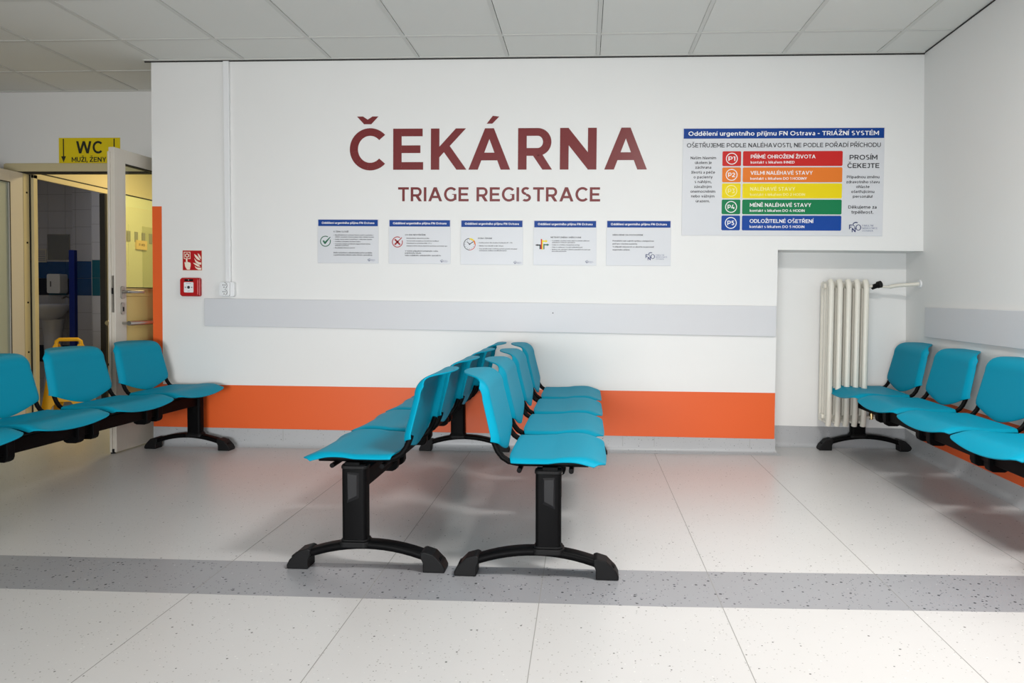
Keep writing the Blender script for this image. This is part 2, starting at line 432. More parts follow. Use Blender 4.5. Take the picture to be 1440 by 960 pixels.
def build_floor():
    xs = [-7.2, -3, .3, 2.6]
    sa = [-2.334, -2.335, -2.336, -2.275]; sb = [-2.033, -2.032, -2.028, -1.965]
    mb = MB()
    def strip(lo, hi, m, dz=0):
        for i in range(3):
            mb.poly([(xs[i], lo[i], fz(xs[i])+dz), (xs[i+1], lo[i+1], fz(xs[i+1])+dz), (xs[i+1], hi[i+1], fz(xs[i+1])+dz), (xs[i], hi[i], fz(xs[i])+dz)], m)
    strip([-7.2]*4, sa, 'floor_vinyl'); strip(sa, sb, 'floor_stripe_vinyl'); strip(sb, [3.0]*4, 'floor_vinyl')
    mb.poly([(-7.2, -7.2, -.2), (2.6, -7.2, -.2), (2.6, 3, -.2), (-7.2, 3, -.2)], 'dark_void')
    o = struct(mb.build('floor'))
    s = MB()
    for x in (-1.37, -.754, -.144, .474, 1.102, 1.725):
        w = .0013
        s.box(x-w, -7.1, fz(x)-.004, x+w, -.03 if x < 1.26 else .2, fz(x)+.0005, 'seam')
    s.build('weld_seam', o)
build_floor()

def build_ceiling():
    gx0, gy0, p = -2.93, -.39, .6
    tiles = MB(); bars = MB()
    X0, X1, Y0, Y1 = -7.1, 2.25, -7.1, DOOR_Y
    xs = [gx0+p*k for k in range(-7, 10)]; ys = [gy0+p*k for k in range(-12, 3)]
    hb = .012; g = .0035
    for i in range(len(xs)-1):
        for j in range(len(ys)-1):
            a, b = max(xs[i]+hb+g, X0), min(xs[i+1]-hb-g*.3, X1)
            c, d = max(ys[j]+hb+g, Y0), min(ys[j+1]-hb-g*.3, Y1)
            if xs[i] > WALL_L-.02 and d > 0: d = min(d, .02)
            if b-a < .01 or d-c < .01: continue
            tiles.box(a, c, CEIL+.004, b, d, CEIL+.02, 'ceiling_tile')
    for x in xs: bars.box(x-hb, Y0, CEIL, x+hb, Y1 if x < WALL_L else .02, CEIL+.03, 'ceiling_bar')
    for y in ys: bars.box(X0, y-hb, CEIL+.0004, X1 if y < .02 else WALL_L, y+hb, CEIL+.03, 'ceiling_bar')
    tiles.box(-7.2, -7.2, CEIL+.06, 2.4, 3.0, CEIL+.1, 'dark_void')
    o = struct(tiles.build('ceiling'))
    bars.build('grid_bars', o)
    t = MB()                                                     # edge angle along the walls, its shadow line put in as a dark strip
    t.box(WALL_L-.045, -.022, CEIL-.002, 2.2, 0.004, CEIL+.004, 'ceiling_bar')
    t.box(WALL_L-.045, -.006, CEIL-.009, 2.2, 0.003, CEIL-.002, 'seal_and_shade')
    t.box(-7.1, DOOR_Y-.02, CEIL-.002, WALL_L, DOOR_Y, CEIL+.004, 'ceiling_bar')
    struct(t.build('trim_1'))
    t = MB()
    t.prism([(xr(0, CEIL)-.006, 0, CEIL-.004), (xr(0, CEIL)-.006, 0, CEIL+.001), (xr(-7, CEIL)-.006, -7, CEIL+.001), (xr(-7, CEIL)-.006, -7, CEIL-.004)], (.02, 0, 0), 'seal_and_shade')  # dark strip standing in for the shadow line above the right wall
    struct(t.build('trim_shadow'))
build_ceiling()

def build_main_wall():
    mb = MB()
    q = lambda pts, m: mb.poly(pts, m)
    xs = [WALL_L, -2.915, -1, REC_X]
    zs = [-.05, .11, .409, 1.634, CEIL+.06]
    for i in range(3):
        for j in range(4):
            m = 'orange_paint' if (j == 1 or (i == 0 and j == 2)) else 'wall_paint'
            z0 = [zs[j]]*2; z1 = [zs[j+1]]*2
            if j == 1: z1 = [.406+.0022*(xs[i]+3), .406+.0022*(xs[i+1]+3)]
            if j == 2: z0 = [.406+.0022*(xs[i]+3), .406+.0022*(xs[i+1]+3)]
            q([(xs[i], 0, z0[0]), (xs[i+1], 0, z0[1]), (xs[i+1], 0, z1[1]), (xs[i], 0, z1[0])], m)
    XR = 2.40
    q([(REC_X, 0, REC_Z), (XR, 0, REC_Z-.004), (XR, 0, CEIL+.06), (REC_X, 0, CEIL+.06)], 'wall_paint')
    q([(REC_X, 0, REC_Z), (XR, 0, REC_Z-.004), (XR, REC_Y, REC_Z-.004), (REC_X, REC_Y, REC_Z)], 'wall_paint')
    q([(REC_X, 0, -.05), (REC_X, REC_Y, -.05), (REC_X, REC_Y, REC_Z), (REC_X, 0, REC_Z)], 'wall_paint')
    q([(REC_X, REC_Y, -.05), (XR, REC_Y, -.05), (XR, REC_Y, REC_Z), (REC_X, REC_Y, REC_Z)], 'wall_paint')
    # left end, back, top and the far side closing the wall body
    for z0, z1, m in ((-.05, .11, 'wall_paint'), (.11, 1.634, 'orange_paint'), (1.634, CEIL+.06, 'wall_paint')):
        q([(WALL_L, 0, z0), (WALL_L, DOOR_Y, z0), (WALL_L, DOOR_Y, z1), (WALL_L, 0, z1)], m)
    q([(WALL_L, DOOR_Y, -.05), (XR, DOOR_Y, -.05), (XR, DOOR_Y, CEIL+.06), (WALL_L, DOOR_Y, CEIL+.06)], 'wall_paint')
    q([(WALL_L, 0, CEIL+.06), (XR, 0, CEIL+.06), (XR, DOOR_Y, CEIL+.06), (WALL_L, DOOR_Y, CEIL+.06)], 'wall_paint')
    struct(mb.build('wall_back', fix=False))
build_main_wall()

def build_right_wall():
    mb = MB()
    ys = [REC_Y+.05, 0, -1.2, -7.1]
    zo0 = lambda y: .118+.003*y; zo1 = lambda y: .415
    for i in range(3):
        a, b = ys[i], ys[i+1]
        for z0, z1, m in ((lambda y: -.05, zo0, 'wall_paint'), (zo0, zo1, 'wall_paint' if i == 0 else 'orange_paint'), (zo1, lambda y: CEIL+.06, 'wall_paint')):
            mb.poly([(xr(y, z(y)), y, z(y)) for y, z in ((a, z0), (b, z0), (b, z1), (a, z1))], m)
    mb.box(2.45, -7.2, -.1, 2.5, REC_Y+.2, CEIL+.06, 'wall_paint')
    struct(mb.build('wall_right', fix=False))
build_right_wall()

def build_other_walls():
    w = MB()
    w.box(-7.2, DOOR_Y, -.12, -4.62, DOOR_Y+.05, CEIL+.06, 'wall_paint')
    w.box(-4.62, DOOR_Y, 2.05, WALL_L, DOOR_Y+.05, CEIL+.06, 'wall_paint')
    struct(w.build('wall_door'))
    w = MB(); w.box(-7.2, -7.2, -.12, -7.1, DOOR_Y, CEIL+.06, 'wall_paint'); struct(w.build('wall_left'))
    w = MB(); w.box(-7.2, -7.2, -.12, 2.5, -7.1, CEIL+.06, 'wall_paint'); struct(w.build('wall_front'))
build_other_walls()

def cove(name, path, top, inward, m='cove_vinyl'):
    """skirting with a rounded foot: path of (x,y), inward normals per point, top z(x,y)"""
    mb = MB(); prof = [(0, None), (.005, None), (.005, .045), (.009, .024), (.018, .009), (.036, .0008), (.0, -.03)]
    rows = []
    for (x, y), (nx, ny), t in zip(path, inward, top):
        row = []
        for off, z in prof:
            px, py = x+nx*off, y+ny*off
            row.append((px, py, t if z is None else fz(px)+z))
        rows.append(row)
    n = len(prof); v = [p for r in rows for p in r]; f = []
    for i in range(len(rows)-1):
        for j in range(n): f.append((i*n+j, i*n+(j+1) % n, (i+1)*n+(j+1) % n, (i+1)*n+j))
    f += [tuple(range(n)), tuple((len(rows)-1)*n+j for j in range(n))]
    mb.add(v, f, m)
    for x in ((-2.06, -1.37, -.75, -.1, .265, .474, 1.102) if name == 'baseboard_back' else ()):
        mb.box(x-.001, -.0062, fz(x)+.04, x+.001, 0, .108, 'seam')
    return struct(mb.build(name, smooth=True, angle=50))
cove('baseboard_back', [(WALL_L, 0), (REC_X, 0), (REC_X, REC_Y)], [.11, .11, .15], [(0, -1), (1, -1), (1, 0)])
cove('baseboard_recess', [(REC_X, REC_Y), (xr(REC_Y, .15), REC_Y)], [.155, .15], [(.3, -1), (-1, -1)])
cove('baseboard_right', [(xr(REC_Y, .1), REC_Y), (xr(0, .1), 0), (xr(-1.2, .1), -1.2), (xr(-7, .1), -7.0)], [.150, .118, .114, .097], [(-1, -.6), (-1, 0), (-1, 0), (-1, 0)])

cove('baseboard_door', [(-7.1, DOOR_Y), (-4.62, DOOR_Y)], [.09, .10], [(0, -1), (0, -1)])

# ------------------------------------------------------------------ vestibule and washroom behind the door frame
def build_vestibule():
    X = PART_X; T = .06
    H = 1.98
    w = MB()
    w.box(X-T, DOOR_Y+.05, -.12, X, .745, 2.47, 'frame_paint')
    w.box(X-T, .745, H, X, 1.60, 2.47, 'frame_paint')
    w.box(X-T, 1.60, -.12, X, 1.80, 2.47, 'frame_paint')
    w.box(X-T, 1.80, 2.025, X, 2.70, 2.47, 'frame_paint')
    w.box(X-T, 2.70, -.12, X, 3.0, 2.47, 'frame_paint')
    o = struct(w.build('wall_partition'))
    t = MB()                                                     # raised door lining with a dark seal
    t.box(X-.01, .735, -.03, X+.012, .775, H+.0, 'frame_paint')
    t.box(X-.01, .735, H-.03, X+.012, 1.64, H+.012, 'frame_paint')
    t.box(X-.012, .735, H+.012, X+.008, 1.64, H+.024, 'seal_and_shade')
    t.box(X-.05, 1.585, -.03, X+.004, 1.612, H-.03, 'seal_and_shade')
    t.box(X-.01, 1.612, -.03, X+.012, 1.66, H+.012, 'frame_paint')
    struct(t.build('trim_3', bevel=.002))
    e = MB(); e.box(X-T, 3.0, -.12, -2.9, 3.06, 2.5, 'wall_paint'); struct(e.build('wall_vestibule_end'))
    e = MB(); e.box(-2.97, DOOR_Y+.002, -.12, -2.90, 3.0, 2.5, 'wall_paint'); struct(e.build('wall_vestibule_right'))
    e = MB(); e.box(X-T, DOOR_Y+.05, 2.47, -2.9, 3.0, 2.5, 'ceiling_tile'); struct(e.build('ceiling_vestibule'))
    # closed pale door further along the partition
    d = MB()
    d.box(X-.03, 1.84, -.028, X+.012, 2.66, 2.0, 'pale_panel')
    leaf = struct(d.build('door_3', bevel=.003))
    k = MB()
    k.box(X-.03, 1.80, -.03, X+.02, 1.84, 2.025, 'frame_paint'); k.box(X-.03, 1.80, 1.985, X+.02, 2.70, 2.025, 'frame_paint')
    k.box(X-.03, 2.66, -.03, X+.02, 2.70, 2.0, 'frame_paint'); k.box(X-.03, 1.84, 1.975, X+.016, 2.66, 1.985, 'seal_and_shade')
    k.build('door_frame', leaf)
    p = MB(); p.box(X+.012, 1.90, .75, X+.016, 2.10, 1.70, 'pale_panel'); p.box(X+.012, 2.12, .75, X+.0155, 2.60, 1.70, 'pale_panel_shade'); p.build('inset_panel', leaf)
    v = MB()
    for i in range(5): v.box(X+.016, 1.875+.115*i, 1.535, X+.02, 1.925+.115*i, 1.635, 'vent')
    v.build('vent', leaf)
    pl = MB(); pl.box(X+.016, 2.0, 1.465, X+.03, 2.17, 1.555, 'plate')
    f = Face((X+.0305, 2.085, 1.50), (0, 1, 0), (0, 0, 1), (1, 0, 0))
    f.polys(pl, text_polys('P. KO', .024, 0, 0, 'c'), 'black_ink', 0)
    pl.build('name_plate', leaf)
build_vestibule()

def build_washroom():
    Z0, rows = 1.0-.185*6, 13
    segs = [(-6.6, -5.53, 2.75), (-5.53, -5.10, 2.60), (-5.10, -4.50, 2.30)]
    w = MB()
    for k, (a, b, y) in enumerate(segs):
        w.box(a, y+.004, -.12, b, y+.06, 2.5, 'grout')
        tw = .2
        for r in range(rows):
            z0 = Z0+.185*r; z1 = z0+.182
            n = int(math.ceil((b-a)/tw))
            for i in range(n):
                x1 = b-tw*i; x0 = max(a, x1-tw+.003)
                m = 'tile_white'
                if r in (6, 7): m = ('tile_blue', 'tile_blue', 'tile_teal')[k]
                if k == 0 and r == 6: m = 'tile_navy' if (i % 3 != 1) else 'tile_teal'
                if k == 0 and r == 7: m = 'tile_blue'
                if k == 0 and r == 2: m = 'tile_navy'
                w.box(x0, y, z0, x1, y+.01, z1, m)
        if k: w.box(a-.004, y, -.12, a, segs[k-1][2], 2.5, 'tile_white')
    struct(w.build('wall_washroom'))
    w = MB(); w.box(-6.66, .74, -.12, -6.6, 2.8, 2.5, 'tile_white'); struct(w.build('wall_washroom_left'))
    w = MB(); w.box(-6.66, .74, 2.47, PART_X-.06, 2.8, 2.5, 'ceiling_tile'); struct(w.build('ceiling_washroom'))
build_washroom()

def build_basin():
    x, y = -5.745, 2.50; f = fz(x)
    t = tag(empty('wash_basin', (x, 2.74, f)), 'white pedestal wash basin in the dark tiled washroom through the doorway', 'sink')
    b = MB(); n = 24
    prof = [(.02, -.17), (.09, -.165), (.17, -.12), (.225, -.05), (.24, -.005), (.235, .004), (.22, .0), (.20, -.03), (.15, -.09), (.05, -.11)]
    v = []
    for r, h in prof:
        for i in range(n):
            a = 2*PI*i/n
            v.append((r*.80*math.cos(a), -.235+min(r*.95*math.sin(a), .225), .90-f+h))
    fc = [(i*n+j, i*n+(j+1) % n, (i+1)*n+(j+1) % n, (i+1)*n+j) for i in range(len(prof)-1) for j in range(n)]
    fc += [tuple(range(n))[::-1], tuple((len(prof)-1)*n+j for j in range(n))]
    b.add(v, fc, 'porcelain'); b.build('bowl', t, smooth=True, angle=60)
    p = MB(); p.lathe((0, -.17, 0), [(.10, 0), (.095, .03), (.075, .25), (.085, .6), (.11, .74-f)], 'porcelain'); p.build('pedestal', t, smooth=True)
    k = MB(); k.lathe((.12, -.06, .89-f), [(.022, 0), (.02, .10), (.012, .11)], 'steel', n=12)
    k.tube([(.12, -.06, .97-f), (.12, -.13, .985-f), (.12, -.18, .965-f)], .011, 'steel', up=(1, 0, 0)); k.box(.112, -.08, .995-f, .128, -.0, 1.01-f, 'steel'); k.build('tap', t, smooth=True)
build_basin()
d = MB(); d.prism([(-5.78+a, 2.63, 1.125+b) for a, b in rrect(0, 0, .15, .21, .02)], (0, .118, 0), 'white_plastic')
d.box(-5.815, 2.627, 1.09, -5.805, 2.63, 1.15, 'black_ink')
tag(d.build('soap_dispenser', bevel=.006), 'white wall dispenser above the wash basin on the blue tiles', 'dispenser')
d = MB(); d.box(-5.93, 2.742, 1.39, -5.68, 2.749, 1.665, 'mirror'); d.box(-5.935, 2.744, 1.385, -5.675, 2.7495, 1.67, 'steel')
tag(d.build('mirror'), 'small grey rectangular mirror on the washroom tiles above the blue band', 'mirror')
d = MB(); d.box(-6.06, 2.742, 1.36, -5.945, 2.749, 1.51, 'paper')
for i in range(6): d.box(-6.045, 2.7415, 1.38+.02*i, -5.96, 2.742, 1.386+.02*i, 'logo_grey')
tag(d.build('paper_notice'), 'white paper notice stuck to washroom tiles beside the mirror', 'notice')
d = MB(); d.box(-5.335, 2.28, -.03, -5.275, 2.325, 1.47, 'partition_blue'); d.box(-5.35, 2.26, -.05, -5.26, 2.345, -.02, 'black_plastic')
tag(d.build('partition_post', bevel=.004), 'narrow dark blue upright post standing in the washroom', 'post')

def build_caution_sign():
    x, y = -4.43, 1.09; f = fz(x)
    t = tag(empty('wet_floor_sign', (x, y, f), (0, 0, .35)), 'yellow folding wet floor sign standing in the washroom doorway', 'floor sign')
    def panel(sgn):
        m = MB()
        def P(a, z): return (a, sgn*(.02+.13*(1-z/.62)), z)
        out = [(-.17, 0), (-.115, 0), (-.085, .10), (-.05, .14), (.05, .14), (.085, .10), (.115, 0), (.17, 0), (.125, .50), (.11, .60), (.10, .62), (.075, .62), (.065, .56), (-.065, .56), (-.075, .62), (-.10, .62), (-.11, .60), (-.125, .50)]
        m.prism([P(a, z) for a, z in out], (0, sgn*.012, 0), 'caution_yellow')
        return m
    panel(-1).build('front_panel', t, bevel=.003)
    panel(1).build('rear_panel', t, bevel=.003)
    h = MB(); h.tube([(-.095, 0, .60), (-.09, 0, .645), (-.07, 0, .66), (.07, 0, .66), (.09, 0, .645), (.095, 0, .60)], .016, 'caution_yellow'); h.build('carry_handle', t, smooth=True)
    s = MB()
    fc = Face((0, -.066, .40), (1, 0, 0), (0, .205, .979), (0, -1, .2))
    fc.polys(s, [[(-.07, -.13), (.07, -.13), (0, .0)]], 'black_ink', .014); s.build('warning_triangle', t)
build_caution_sign()

# ------------------------------------------------------------------ double door
def lever(parent, m, o, fx, sgn):
    """lever handle, cylinder rose and pull bar on one face of the leaf; local: y along leaf, x out of the face"""
    h = MB()
    h.prism([(fx, a, b) for a, b in rrect(-.865, 1.06, .034, .085, .016)], (sgn*.01, 0, 0), o)
    h.tube([(fx, -.865, 1.065), (fx+sgn*.045, -.865, 1.065), (fx+sgn*.055, -.85, 1.065), (fx+sgn*.055, -.73, 1.065)], .010, o, up=(0, 0, 1))
    h.build('lever_handle', parent, smooth=True)
    c = MB(); c.prism([(fx, a, b) for a, b in rrect(-.865, .955, .032, .08, .015)], (sgn*.009, 0, 0), o); c.box(min(fx, fx+sgn*.012), -.869, .935, max(fx, fx+sgn*.012), -.861, .965, 'black_plastic')
    c.build('cylinder_plate', parent)
    b = MB()
    b.tube([(fx+sgn*.058, -.88, .857), (fx+sgn*.058, -.06, .857)], .0155, o, up=(0, 0, 1), n=14)
    for yy in (-.86, -.12): b.tube([(fx, yy, .857), (fx+sgn*.058, yy, .857)], .009, o, up=(0, 0, 1))
    b.build('pull_bar', parent, smooth=True)
def build_doors():
    # right leaf, swung open towards the waiting room
    ang = math.atan2(-.048, .953)
    f = fz(-3.06)
    root = MB(); T = .02; L = .928; zt = 1.985-f
    def fr(y0, z0, y1, z1, m='door_paint', t=T): root.box(-t, y0, z0, t, y1, z1, m)
    fr(-L, .008, -L+.105, zt); fr(-.10, .008, 0, zt)
    fr(-L+.105, zt-.09, -.10, zt); fr(-L+.105, 1.035, -.10, 1.09, 'door_panel')
    fr(-L+.105, .008, -.10, .33); fr(-L+.105, .33, -.10, 1.035, 'door_panel', .014)
    root.box(-T, -L-.012, .008, -.005, -L, zt-.03, 'door_paint')
    d = struct(root.build('door_1', bevel=.002))
    d.location = (-3.04, .66, f); d.rotation_euler = (0, 0, -ang*-1 if False else math.atan2(-.048, .953)*1)
    g = MB(); g.box(-.004, -L+.105, 1.09, .004, -.10, zt-.09, 'clear_glass'); g.build('glass_pane', d)
    s = MB()
    for z0, z1 in ((1.09, 1.096), (zt-.096, zt-.09)): s.box(-T-.001, -L+.105, z0, T+.001, -.10, z1, 'seal_and_shade')
    s.build('glazing_seal', d)
    lk = MB(); lk.box(-.008, -L-.0015, .93, .012, -L, 1.17, 'steel'); lk.box(-.004, -L-.003, 1.05, .008, -L, 1.09, 'black_plastic'); lk.build('lock_plate', d)
    hg = MB(); hg.box(-.016, -L-.004, zt-.06, -.006, -L, zt-.045, 'black_plastic'); hg.box(-T-.008, -L-.010, .58, -T+.004, -L+.006, .595, 'black_plastic'); hg.lathe((-.008, -L+.004, .0), [(.014, -.004), (.014, .03)], 'black_plastic', n=10); hg.build('flush_bolt', d)
    lever(d, None, 'steel', T, 1); lever(d, None, 'brass', -T, -1)
    # left leaf, also open; only its hinge side shows
    f = fz(-4.47); zt = 1.98-f; L = .95
    root = MB()
    root.box(-.02, -.125, .03, .02, 0, zt, 'door_paint'); root.box(-.02, -L, .03, .02, -L+.1, zt, 'door_paint')
    root.box(-.02, -L+.1, zt-.09, .02, -.125, zt, 'door_paint'); root.box(-.02, -L+.1, .03, .02, -.125, .13, 'door_paint')
    d = struct(root.build('door_2', bevel=.002)); d.location = (-4.49, .665, f)
    g = MB(); g.box(-.006, -L+.1, .13, .006, -.125, zt-.09, 'frosted_glass'); g.build('glass_pane', d)
    s = MB()
    s.box(.0195, -.131, .13, .0215, -.124, zt-.09, 'seal_and_shade'); s.box(.0195, -L+.1, zt-.096, .0215, -.125, zt-.089, 'seal_and_shade'); s.build('glazing_seal', d)
    # frame in the wall opening
    w = MB()
    w.box(-4.62, DOOR_Y-.035, 1.99, WALL_L, DOOR_Y+.05, 2.05, 'frame_paint')
    w.box(-4.62, DOOR_Y-.02, 2.05, WALL_L, DOOR_Y+.02, 2.058, 'frame_paint')
    w.box(-4.60, DOOR_Y-.028, 1.978, WALL_L, DOOR_Y+.04, 1.99, 'seal_and_shade')
    w.box(-4.62, DOOR_Y-.02, -.04, -4.47, DOOR_Y+.05, 1.99, 'frame_paint')
    w.box(-4.475, DOOR_Y+.036, -.04, -4.466, DOOR_Y+.05, 1.978, 'seal_and_shade')
    fr_ = struct(w.build('trim_4', bevel=.002))
    h = MB()
    for z in (.55, .95, 1.43, 1.83): h.lathe((-4.4695, DOOR_Y+.012, z), [(.008, -.002), (.008, .002)], 'black_plastic', axis='x', n=10)
    h.build('screw_cap', fr_)
build_doors()

# ------------------------------------------------------------------ things on the walls
def logo(mb, F, x, y, s, k, small=False):
    """hospital mark: F, N, O with an arc above, and three short lines of type; s = height of the mark"""
    c = 'navy_ink'
    F.polys(mb, [[(x+a*s, y+b*s) for a, b in p] for p in R(0, .28, .09, .75)+R(0, .66, .30, .75)+R(0, .46, .25, .54)], c, k)
    F.polys(mb, [[(x+.27*s+a*s*.42, y+b*s*.42) for a, b in p] for p in glyph('N', .2, 20)[0]], c, k)
    F.polys(mb, [[(x+a*s, y+b*s) for a, b in p] for p in arcstrip(.90, .46, .27, .30, 0, 360, .09, .06, 18)], c, k)
    F.polys(mb, [[(x+a*s, y+b*s) for a, b in p] for p in arcstrip(.66, .74, .32, .27, 55, 215, .09, .1, 10)+arcstrip(.42, .5, .16, .2, -60, 60, .06, .05, 6)], c, k)
    for i, (t, w) in enumerate((('FAKULTNÍ', 1.05), ('NEMOCNICE', 1.45), ('OSTRAVA', 1.05))):
        F.polys(mb, text_polys(t, .17*s, x+1.27*s, y+(.56-.25*i)*s, fit=w*s, weight=.13, q=30), 'logo_grey', k)

def info_sign(x0, z1, w, h, label, draw, group):
    b = MB(); b.box(0, -.005, -h, w, -.0005, 0, 'sign_board')
    root = tag(b.build('information_sign', bevel=.0008), label, 'sign', group); root.location = (x0, 0, z1)
    F = Face((0, -.0052, 0), (1, 0, 0), (0, 0, 1), (0, -1, 0))
    ax = lambda zx: (zx-35)/1170*w
    bz = lambda zy: -(zy-45)/845*h
    hd = MB(); F.polys(hd, [[(ax(48), bz(178)), (ax(1192), bz(178)), (ax(1192), bz(55)), (ax(48), bz(55))]], 'sign_blue', .0004)
    F.polys(hd, text_polys('Oddělení urgentního příjmu FN Ostrava', .0142, ax(115), bz(136), fit=ax(1125)-ax(115), weight=.21, q=22), 'white_ink', .0008); hd.build('header_band', root)
    tx = MB(); ic = MB(); lg = MB()
    def T(t, zx, zy, zw, cap=20, wt=.22, m='black_ink'):
        F.polys(tx, text_polys(t, cap/845*h, ax(zx), bz(zy), fit=ax(zx+zw)-ax(zx), weight=wt, q=30), m, .0005)
    draw(F, T, ic, lg, ax, bz)
    if tx.v: tx.build('lettering', root)
    if ic.v: ic.build('pictogram', root)
    if lg.v: lg.build('logo', root)
    return root
def tick_ring(F, ic, ax, bz, cx, cy, r, m):
    P = lambda polys, k=.0006: F.polys(ic, [[(ax(cx)+a, bz(cy)+b) for a, b in p] for p in polys], m, k)
    u = (ax(cx+r)-ax(cx))
    P(arcstrip(0, 0, u, u, 60, 378, u*.15, u*.15, 26))
    return P, u
def d1(F, T, ic, lg, ax, bz):
    T('K ČEMU SLOUŽÍ', 345, 297, 285, 27, .2)
    for t, y, w in (('Neodkladnému k záchraně života a péči o pacienty s', 358, 740), ('náhlým, závažným onemocněním nebo vážným úrazem', 395, 745), ('Každý stav je nutné konzultovat s odborným týmem', 440, 710), ('Stabilizaci základních životních funkcí', 484, 490), ('Včasnému zahájení potřebných diagnostických úkonů,', 528, 680), ('základní vyšetření', 560, 260), ('Neodkladné lékařské pomoci', 604, 380)):
        T(t, 372, y, w)
    for y in (358, 440, 484, 528, 604): T('•', 345, y, 10)
    T('Další vyšetření a dlouhodobá péče probíhá', 345, 700, 738, 25); T('u praktického lékaře nebo lékaře specialisty.', 345, 742, 750, 25)
    P, u = tick_ring(F, ic, ax, bz, 187, 470, 103, 'icon_green')
    P([[(-.55*u, .05*u), (-.3*u, .22*u), (-.08*u, -.08*u), (-.1*u, -.52*u), (-.14*u, -.52*u)], [(-.1*u, -.52*u), (-.08*u, -.08*u), (.85*u, .82*u), (.98*u, .78*u), (.02*u, -.48*u)]], .0008)
    logo(lg, F, ax(1000), bz(852), .020, .0005)
def d2(F, T, ic, lg, ax, bz):
    T('CO ZDE NEVYŘEŠÍME', 345, 350, 390, 27, .2)
    for t, y, w in (('Dlouhodobé zdravotní potíže', 412, 430), ('Vystavování receptů na chronickou medikaci', 463, 610), ('Objednání na vyšetření (MR, CT...)', 508, 475), ('Administrativní úkony (lázeňské poukazy, potvrzení ap.)', 558, 770)):
        T(t, 372, y, w)
    for t, y, w in (('V těchto případech kontaktujte svého', 658, 625), ('praktického lékaře', 698, 305), ('nebo nejbližšího ambulantního specialistu.', 742, 680)): T(t, 345, y, w, 25)
    P, u = tick_ring(F, ic, ax, bz, 200, 475, 103, 'icon_red')
    s = math.sqrt(.5)
    def bar(l0, l1, t, a):
        c, q = math.cos(a), math.sin(a)
        return [[(x*c-y*q)*u for x, y in ((l0, -t), (l1, -t), (l1, t), (l0, t))], [(x*q+y*c)*u for x, y in ((l0, -t), (l1, -t), (l1, t), (l0, t))]]
    for l0, l1, t, a in ((-.7, .25, .15, PI/4), (.2, 1.15, .08, PI/4), (-.7, .7, .15, -PI/4)):
        xs, ys = bar(l0, l1, t, a); P([list(zip(xs, ys))], .0008)
    logo(lg, F, ax(1012), bz(862), .020, .0005)
def d3(F, T, ic, lg, ax, bz):
    T('DOBA ČEKÁNÍ', 360, 405, 262, 27, .2)
    for t, y, w in (('Každý pacient dle závažnosti příznaků (P1 - P5)', 485, 620), ('Někdy trvá několik hodin čekání', 545, 450), ('Jsou přednostně ošetřeni pacienti akutně ohrožení', 600, 710), ('záchrannou službou neodkladné péče', 634, 515)):
        T(t, 385, y, w)
    for y in (485, 545, 600): T('•', 358, y, 10)
    cx, cy, r = 205, 505, 113
    u = ax(cx+r)-ax(cx)
    def P(polys, m, k=.0006): F.polys(ic, [[(ax(cx)+a, bz(cy)+b) for a, b in p] for p in polys], m, k)
    P(arcstrip(0, 0, u, u, 92, 270, u*.1, u*.1, 16), 'black_ink'); P(arcstrip(0, 0, u, u, 270, 360, u*.1, u*.1, 9), 'p_red')
    P(arcstrip(0, 0, u, u, 0, 42, u*.22, u*.22, 5), 'p_orange'); P(arcstrip(0, 0, u, u, 42, 90, u*.22, u*.22, 5), 'p_yellow')
    for i in range(12):
        a = PI*i/6
        P(arcstrip(.74*u*math.cos(a), .74*u*math.sin(a), .05*u, .05*u, 0, 360, .049*u, .049*u, 6), 'black_ink')
    for ex, ey in ((-.45, .42), (.6, .42)):
        nx, ny = -ey*.05/.6, ex*.05/.6
        P([[(nx*u, ny*u), (-nx*u, -ny*u), ((ex-nx)*u, (ey-ny)*u), ((ex+nx)*u, (ey+ny)*u)]], 'black_ink', .0008)
    P(arcstrip(0, 0, .12*u, .12*u, 0, 360, .119*u, .119*u, 10), 'black_ink', .0009)
    logo(lg, F, ax(1030), bz(875), .020, .0005)
def d4(F, T, ic, lg, ax, bz):
    T('NETRÁPÍ ZMĚNA SMĚROVÁNÍ', 355, 378, 560, 27, .2)
    for t, y, w in (('V průběhu ošetření může dojít ke změně odborné', 438, 690), ('ambulance či lékaře specialisty', 470, 425), ('Jedná se o běžný a bezpečný postup', 516, 510), ('Vždy se snažíme pro Vás najít nejvhodnější péči', 560, 565), ('Budete tak odesláni k jinému specialistovi, než kam', 603, 710), ('původně přicházíte', 636, 268)):
        T(t, 380, y, w)
    for y in (438, 516, 560, 603): T('•', 355, y, 10)
    def P(pts, m, k=.0006): F.polys(ic, [[(ax(a), bz(b)) for a, b in pts]], m, k)
    P([(150, 590), (180, 590), (180, 525), (150, 525)], 'icon_red'); P([(110, 525), (180, 525), (180, 500), (110, 500)], 'black_ink', .0008)
    P([(148, 590), (185, 590), (185, 500), (148, 500)], 'black_ink', .0007); P([(65, 512), (112, 492), (112, 532)], 'black_ink')
    P([(172, 590), (194, 590), (194, 398), (172, 398)], 'p_red', .0009); P([(190, 600), (212, 600), (212, 415), (190, 415)], 'p_yellow', .0008)
    P([(212, 450), (262, 450), (262, 425), (212, 425)], 'p_yellow'); P([(262, 466), (262, 410), (300, 438)], 'p_yellow')
    P([(220, 590), (240, 590), (240, 490), (220, 490)], 'icon_green'); P([(220, 516), (290, 516), (290, 494), (220, 494)], 'icon_green', .0007); P([(288, 530), (288, 482), (330, 506)], 'icon_green')
    logo(lg, F, ax(1000), bz(850), .020, .0005)
